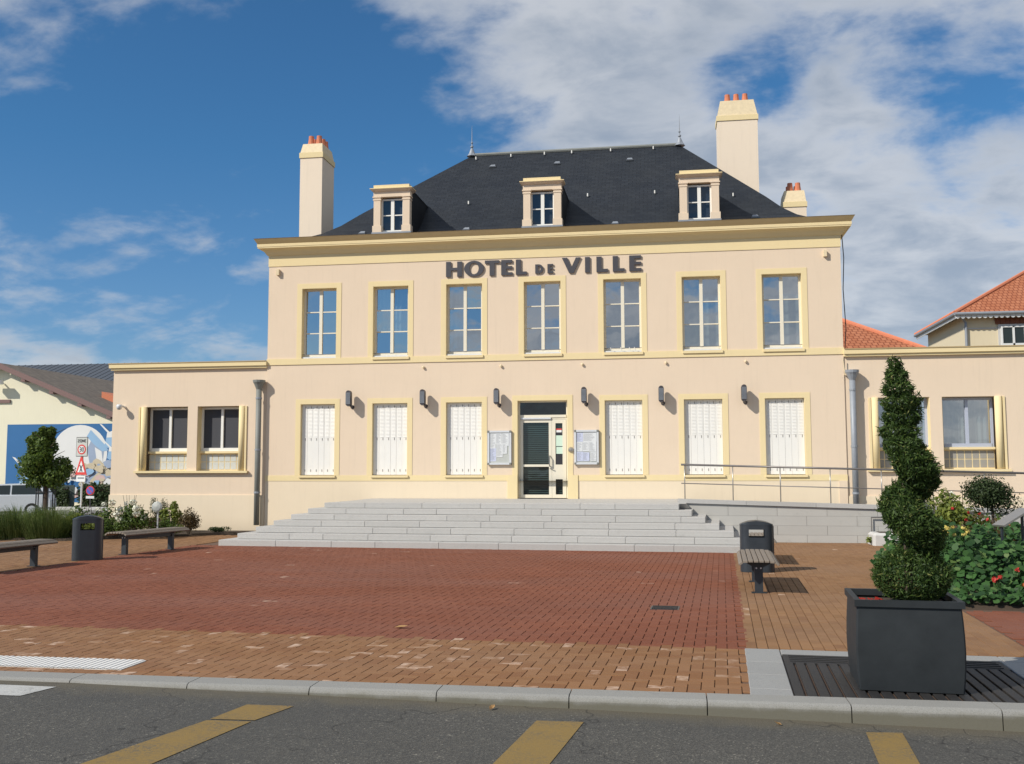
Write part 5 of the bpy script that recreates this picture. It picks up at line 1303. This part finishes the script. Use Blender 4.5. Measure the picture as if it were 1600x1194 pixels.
# ------------------------------------------------------------------ parked cars
def car(label, loc, rz, mat, s=1.0):
    t = thing('parked_car', label, 'car', loc, rz, group=None); t.scale = (s, s, s)
    # side outline (x along the length, front at -x), extruded with tumblehome
    low = [(-2.05, .28), (-2.1, .55), (-2.03, .80), (-1.1, .98), (-.98, 1.0), (1.95, 1.02), (2.08, .8), (2.1, .4), (2.0, .28)]
    W_ = .86
    mb = MB(); mb.prism([(x, -W_, z) for x, z in low], [(x, W_, z) for x, z in low]); mb.build('body', mat, t)
    cab0 = [(-1.12, 1.0), (-.25, 1.55), (1.55, 1.60), (1.98, 1.0)]; mb = MB()
    mb.prism([(x, -W_*(.97 if z < 1.2 else .80), z) for x, z in cab0], [(x, W_*(.97 if z < 1.2 else .80), z) for x, z in cab0]); mb.build('cabin', mat, t)
    mb = MB(); mb.quad((-1.09, -.74, 1.05), (-1.09, .74, 1.05), (-.31, .62, 1.53), (-.31, -.62, 1.53)); o = mb.build('windscreen', 'carglass', t); o.location = (-.02, 0, .012)
    for sg_ in (-1, 1):
        for a in ([(-.92, 1.06), (.28, 1.06), (.28, 1.50), (-.24, 1.49)], [(.36, 1.06), (1.78, 1.06), (1.52, 1.51), (.36, 1.50)]):
            o = MB().quad(*[(x, sg_*(W_*.97-(z-1.0)*.255+.012), z) for x, z in a]).build('side_window', 'carglass', t)
        for x in (-1.3, 1.28):
            w = MB().tube([(x, sg_*.70, .32), (x, sg_*.885, .32)], .32, 18).build('wheel', 'tyre', t); MB().tube([(x, sg_*.88, .32), (x, sg_*.895, .32)], .2, 14).build('rim', 'alu', w)
        box('headlight', 'signwhite', t, -2.09, -1.98, sg_*.5-.18, sg_*.5+.18, .62, .76)
        MB().bbox(-.85, -.68, sg_*.90-.07, sg_*.90+.07, 1.02, 1.16, .02).build('mirror', mat, t)
    box('bumper', 'cargrey', t, -2.13, -2.05, -.8, .8, .33, .52); box('grille', 'signblack', t, -2.11, -2.05, -.35, .35, .58, .74)
    return t
car('pale silver estate car parked behind the ornamental grasses before the mural', (-28.7, 18.8, -.505), rad(24), 'carpaint')
car('dark car at the edge of the street ahead of the silver estate car', (-33.6, 21.8, -.505), rad(20), 'cargrey')

# ------------------------------------------------------------------ houses behind, right
def hip_house(label, x0, x1, y0, y1, zw, ze, rx0, rx1, ry, rz, ov=.6):
    t = thing('tiled_house', label, 'house')
    mb = MB(); mb.box(x0, x1, y0, y1, -.6, zw); mb.build('wall', 'housewall', t)
    rf = MB(); E = [(x0-ov, y0-ov, ze), (x1+ov, y0-ov, ze), (x1+ov, y1+ov, ze), (x0-ov, y1+ov, ze)]; A, B = (rx0, ry, rz), (rx1, ry, rz)
    def face(pts, ax):
        base = min(p[2] for p in pts); k_ = math.hypot(rz-ze, (ry-y0+ov) if ax == 0 else (rx0-x0+ov))/(rz-ze)
        rf.quad(*pts, uv=[(p[ax], (p[2]-base)*k_) for p in pts])
    face([E[0], E[1], B, A], 0); face([E[1], E[2], B], 1); face([E[2], E[3], A, B], 0); face([E[3], E[0], A], 1)
    rf.f.append((0, 1, 5, 4)) if False else None
    r = rf.build('roof', 'tile', t)
    mb = MB(); mb.quad(*[(p[0], p[1], ze-.02) for p in E[::-1]]); mb.build('soffit', 'mbrown', r)
    for p, q in ((E[0], A), (E[1], B), (A, B), (E[3], A)):
        MB().tube([(p[0], p[1], p[2]+.03), (q[0], q[1], q[2]+.03)], .10, 7).build('hip_tiles', 'terracotta', r)
    for a, b in ((E[0], E[1]), (E[3], E[0])): MB().tube([(a[0], a[1], ze-.05), (b[0], b[1], ze-.05)], .085, 8).build('gutter', 'zinc', r)
    return t, r, E
t, r, E = hip_house('cream house with orange tile hip roof and scalloped eaves behind the right wing', 18.65, 30, 29.6, 37.2, 9.75, 9.80, 23.2, 26.5, 33.4, 12.75)
n = 46
mb = MB()
for k in range(n):                              # scalloped lambrequin boards
    x = lerp(E[0][0], E[1][0], (k+.5)/n); w = (E[1][0]-E[0][0])/n*.48
    mb.poly_xz([(x-w, 9.70), (x-w, 9.60), (x-w*.6, 9.53), (x, 9.50), (x+w*.6, 9.53), (x+w, 9.60), (x+w, 9.70)], E[0][1]+.06, E[0][1]+.09)
m2 = 34
for k in range(m2):
    y = lerp(E[0][1]+.1, E[3][1], (k+.5)/m2); w = (E[3][1]-E[0][1])/m2*.46; xx = E[0][0]+.06
    i = len(mb.v); mb.prism([(xx, y-w, 9.70), (xx, y-w, 9.58), (xx, y, 9.50), (xx, y+w, 9.58), (xx, y+w, 9.70)], [(xx+.03, y-w, 9.70), (xx+.03, y-w, 9.58), (xx+.03, y, 9.50), (xx+.03, y+w, 9.58), (xx+.03, y+w, 9.70)])
mb.build('lambrequin', 'signwhite', t)['kind'] = 'stuff'
box('wall_band', 'concrete', t, 18.60, 30, 29.56, 29.6, 9.0, 9.06)
wd = box('house_window', 'concrete', t, 20.3, 21.75, 29.52, 29.6, 7.9, 9.22)
mb = MB()
for a, b in ((20.42, 20.50), (20.98, 21.08), (21.55, 21.63)): mb.box(a, b, 29.44, 29.52, 8.1, 9.1)
mb.box(20.50, 21.55, 29.44, 29.52, 8.1, 8.2); mb.box(20.5, 21.55, 29.44, 29.52, 9.04, 9.1); mb.build('window_frame', 'signwhite', wd)
for a, b in ((20.5, 20.98), (21.08, 21.55)): MB().quad((a, 29.50, 8.2), (b, 29.50, 8.2), (b, 29.50, 9.04), (a, 29.50, 9.04)).build('pane', 'carglass', wd)
for k in range(7): MB().prism([(20.2+k*.235, 29.50, 9.23), (20.2+k*.235+.22, 29.50, 9.23), (20.2+k*.235+.22, 29.6, 9.23), (20.2+k*.235, 29.6, 9.23)], [(20.15+k*.25, 29.50, 9.55), (20.15+k*.25+.23, 29.50, 9.55), (20.15+k*.25+.23, 29.6, 9.55), (20.15+k*.25, 29.6, 9.55)]).build('brick', 'b_red_o', t)
MB().tube([(18.3, 29.1, 9.7), (18.7, 29.5, 9.35), (18.7, 29.52, 4)], .07, 8).build('downpipe', 'zinc', t)
an = thing('aerial', 'tv aerial mast with a small dish on the tiled roof ridge', 'aerial', (23.55, 33.4, 12.75)); MB().tube([(0, 0, -.1), (0, 0, 2.0)], .035, 6).build('mast', 'zinc', an)
MB().tube([(-.12, 0, 1.85), (.12, 0, 1.95)], .025, 6).build('antenna', 'zinc', an); o = MB().lathe([(0, 0), (.18, .03), (.3, .1), (.29, .11), (0, .02)], (0, 0, 0), 14).build('dish', 'signwhite', an); o.rotation_euler = (rad(70), 0, rad(50)); o.location = (.12, -.1, .7)
hip_house('orange tile hip roof of a lower house behind the right wing junction', 2.0, 13.3, 17.6, 28.4, 6.3, 6.45, 5.5, 9.9, 23.0, 9.25, .6)

# ------------------------------------------------------------------ right flower bed
rb = MB(); rb.v = [(6.55, -13.25, -.05), (11.5, -13.5, -.05), (11.5, -2.3, -.05), (8.9, -2.6, -.05), (7.3, -6.5, -.05), (6.65, -13.1, .03), (11.4, -13.3, .03), (11.4, -2.4, .12), (9.0, -2.7, .10), (7.4, -6.6, .10)]
rb.f = [(5, 6, 7, 8, 9), (0, 1, 6, 5), (1, 2, 7, 6), (2, 3, 8, 7), (3, 4, 9, 8), (4, 0, 5, 9)]
struct(rb.build('flower_bed', 'soil'))
g = np.random.default_rng(91)
n = 12500; P = []
xs_ = g.uniform(6.55, 10.6, n); yy = g.uniform(-13.2, -8.4, n)
hh = .64+.20*np.sin(xs_*3.1+1)*np.sin(yy*2.3)+.10*np.sin(xs_*7.7)*np.cos(yy*6.1)
edge = np.clip((yy+13.25)/.9, 0.2, 1)*np.clip((xs_-6.5)/.4, .2, 1)
zz = g.uniform(.35, 1.0, n)*hh*edge+.05
P = np.stack([xs_, yy, zz], 1); Nn = np.tile(np.array([-.2, -.45, 1.0]), (n, 1))
def discs(name, mat, P, Nn, size, seed, sides=6):
    g2 = np.random.default_rng(seed); n_ = len(P); Nn = Nn+g2.normal(0, .45, (n_, 3)); Nn /= np.linalg.norm(Nn, axis=1)[:, None]
    t = g2.normal(0, 1, (n_, 3)); t -= (t*Nn).sum(1)[:, None]*Nn; t /= np.linalg.norm(t, axis=1)[:, None]; b = np.cross(Nn, t); s = size*g2.uniform(.55, 1.25, n_)[:, None]
    V = np.stack([P+(t*math.cos(2*math.pi*k/sides)+b*math.sin(2*math.pi*k/sides))*s*.5 + Nn*s*.10*(k % 2) for k in range(sides)], 1).reshape(-1, 3)
    me = bpy.data.meshes.new(name); me.vertices.add(sides*n_); me.vertices.foreach_set('co', V.astype(np.float32).ravel()); me.loops.add(sides*n_); me.loops.foreach_set('vertex_index', np.arange(sides*n_, dtype=np.int32)); me.polygons.add(n_); me.polygons.foreach_set('loop_start', np.arange(0, sides*n_, sides, dtype=np.int32)); me.update(calc_edges=True); me.materials.append(MATS[mat])
    o = bpy.data.objects.new(name, me); COL.objects.link(o); return o
o = discs('nasturtium_leaves', 'nast', P, Nn, .088, 92); tag(o, 'dense mass of round green nasturtium leaves covering the flower bed', 'ground cover'); o['kind'] = 'stuff'
def flower_plant(label, loc, mat, cnt, rad_, seed, fs=.05, cat='flower', leafm='nast', hgt=.15):
    t = thing('flower', label, cat, loc); g = np.random.default_rng(seed)
    P2, D2 = blob_pts(g, 60, (0, 0, 0), (rad_, rad_, hgt), .3); leaves('foliage', leafm, P2, D2+np.array([0, -.3, .6]), .07, t, .7, .6, seed)
    for k in range(cnt):
        c = np.array([g.uniform(-rad_, rad_), g.uniform(-rad_, 0), hgt*g.uniform(.5, 1.3)]); p, dd = blob_pts(g, 9, c, (fs*.5, fs*.5, fs*.4), .5); leaves('blossom', mat, p, dd, fs, t, .8, .4, seed+k)
    return t
flower_plant('single big scarlet blossom low at the front of the flower bed', (7.12, -13.12, .30), 'dullred', 2, .04, 101, .055, hgt=.06)
flower_plant('small scarlet blossom beside the big one at the front of the flower bed', (7.38, -13.0, .40), 'dullred', 2, .03, 102, .04, hgt=.05)
flower_plant('orange-red blossom at the lower outer corner of the flower bed', (7.42, -13.1, .22), 'orange', 2, .05, 103, .05, hgt=.05)
flower_plant('cluster of pale yellow and orange blooms in the middle of the flower bed', (6.90, -11.9, .70), 'yellowp', 14, .24, 104, .045, hgt=.15)
flower_plant('orange nasturtium blooms left of the pale yellow cluster', (6.66, -12.0, .66), 'orange', 3, .07, 105, .05, hgt=.08)
flower_plant('red salvia spikes beside the tilted information panel', (7.6, -10.8, .85), 'dullred', 6, .45, 106, .04, leafm='bronze', hgt=.2)
shrub('red_leaved_plant', 'dark red leaved plant in the flower bed behind the spiral topiary', 'plant', (6.95, -10.6, .12), (.42, .3, .68), 520, 'redleaf', .10, 107, stem=False)
shrub('silver_plant', 'silvery white leaved plant between the topiary and the round standard tree', 'plant', (7.55, -7.6, .12), (.38, .3, .95), 420, 'silver', .08, 108)
shrub('yellow_shrub', 'tall yellow-green leafy shrub in front of the round standard tree', 'shrub', (8.3, -7.3, .1), (.62, .5, 1.25), 1500, 'yellowshrub', .085, 109)
shrub('white_rose_bush', 'pale flowering bush just beside the topiary coil', 'shrub', (8.0, -6.3, .1), (.55, .45, 1.12), 1100, 'yellowshrub', .075, 110, flowers=('whitep', 7, .06, (.6, 1.05)))
shrub('green_shrub', 'mid green shrub behind the nasturtiums near the panel', 'shrub', (8.7, -6.6, .1), (.8, .5, .9), 1400, 'shrub', .08, 111)
shrub('bronze_shrub', 'brown-red leafy shrub behind the tilted information panel', 'shrub', (8.6, -9.4, .1), (.8, .4, .75), 1200, 'bronze', .07, 112, flowers=('orange', 5, .05, (.7, 1.0)))
sts = thing('standard_tree', 'small round-headed standard tree with drooping twigs in the flower bed', 'tree', (8.60, -8.0, .08))
MB().tube([(0, 0, 0), (.01, 0, .6), (0, 0, 1.1)], [.03, .026, .02], 7).build('trunk', 'bark', sts)
P2, D2 = blob_pts(g, 3600, (-.06, 0, 1.17), (.38, .36, .24), .35); P3, D3 = blob_pts(g, 900, (-.12, 0, 1.28), (.36, .3, .20), .2); P4, D4 = blob_pts(g, 900, (.08, 0, 1.02), (.40, .34, .24), .25)
leaves('crown', 'darkshrub', np.concatenate([P2, P3, P4])*np.array([1, 1, 1])+g.normal(0, .03, (5400, 3)), np.concatenate([D2, D3, D4])+np.array([0, 0, .2]), .055, sts, .4, .8, 121)
lc = thing('information_panel', 'tilted metal information panel on a stand in the flower bed', 'sign', (7.76, -11.6, .02), rad(20))
o = MB(); o.prism([(-.20, -.16, .87), (.22, -.16, 1.09), (.22, .08, 1.09), (-.20, .08, .87)], [(-.21, -.16, .893), (.21, -.16, 1.113), (.21, .08, 1.113), (-.21, .08, .893)]); o.build('panel', 'steel', lc)
MB().box(-.17, -.145, -.06, -.03, 0, .875).build('leg', 'charcoal', lc); MB().box(.14, .165, -.06, -.03, 0, 1.03).build('leg', 'charcoal', lc)
# concrete trough and post at the ramp end
tr = thing('concrete_trough', 'low pale concrete planting trough at the foot of the ramp', 'trough', (0, 0, 0))
mb = MB(); mb.bbox(7.62, 9.3, -2.95, -2.27, -.05, .27, .05); mb.build('trough', 'concrete', tr); box('trough_soil', 'soil', tr, 7.78, 9.2, -2.85, -2.37, .25, .274)
shrub('trough_plant', 'small dark plant growing in the pale concrete trough', 'plant', (8.35, -2.6, .29), (.3, .2, .28), 300, 'darkshrub', .05, 131, stem=False)
shrub('weed', 'tuft of weeds at the corner of the pale concrete trough', 'plant', (7.55, -2.75, .0), (.10, .10, .2), 50, 'yellowshrub', .07, 132, stem=False)
fp = thing('steel_hoop', 'thin dark steel hoop standing behind the pale concrete trough', 'hoop', (0, 0, 0)); MB().tube([(7.72, -2.255, .2), (7.72, -2.255, .58), (8.5, -2.255, .58), (8.5, -2.255, .2)], .016, 6).build('hoop_tube', 'railing', fp)
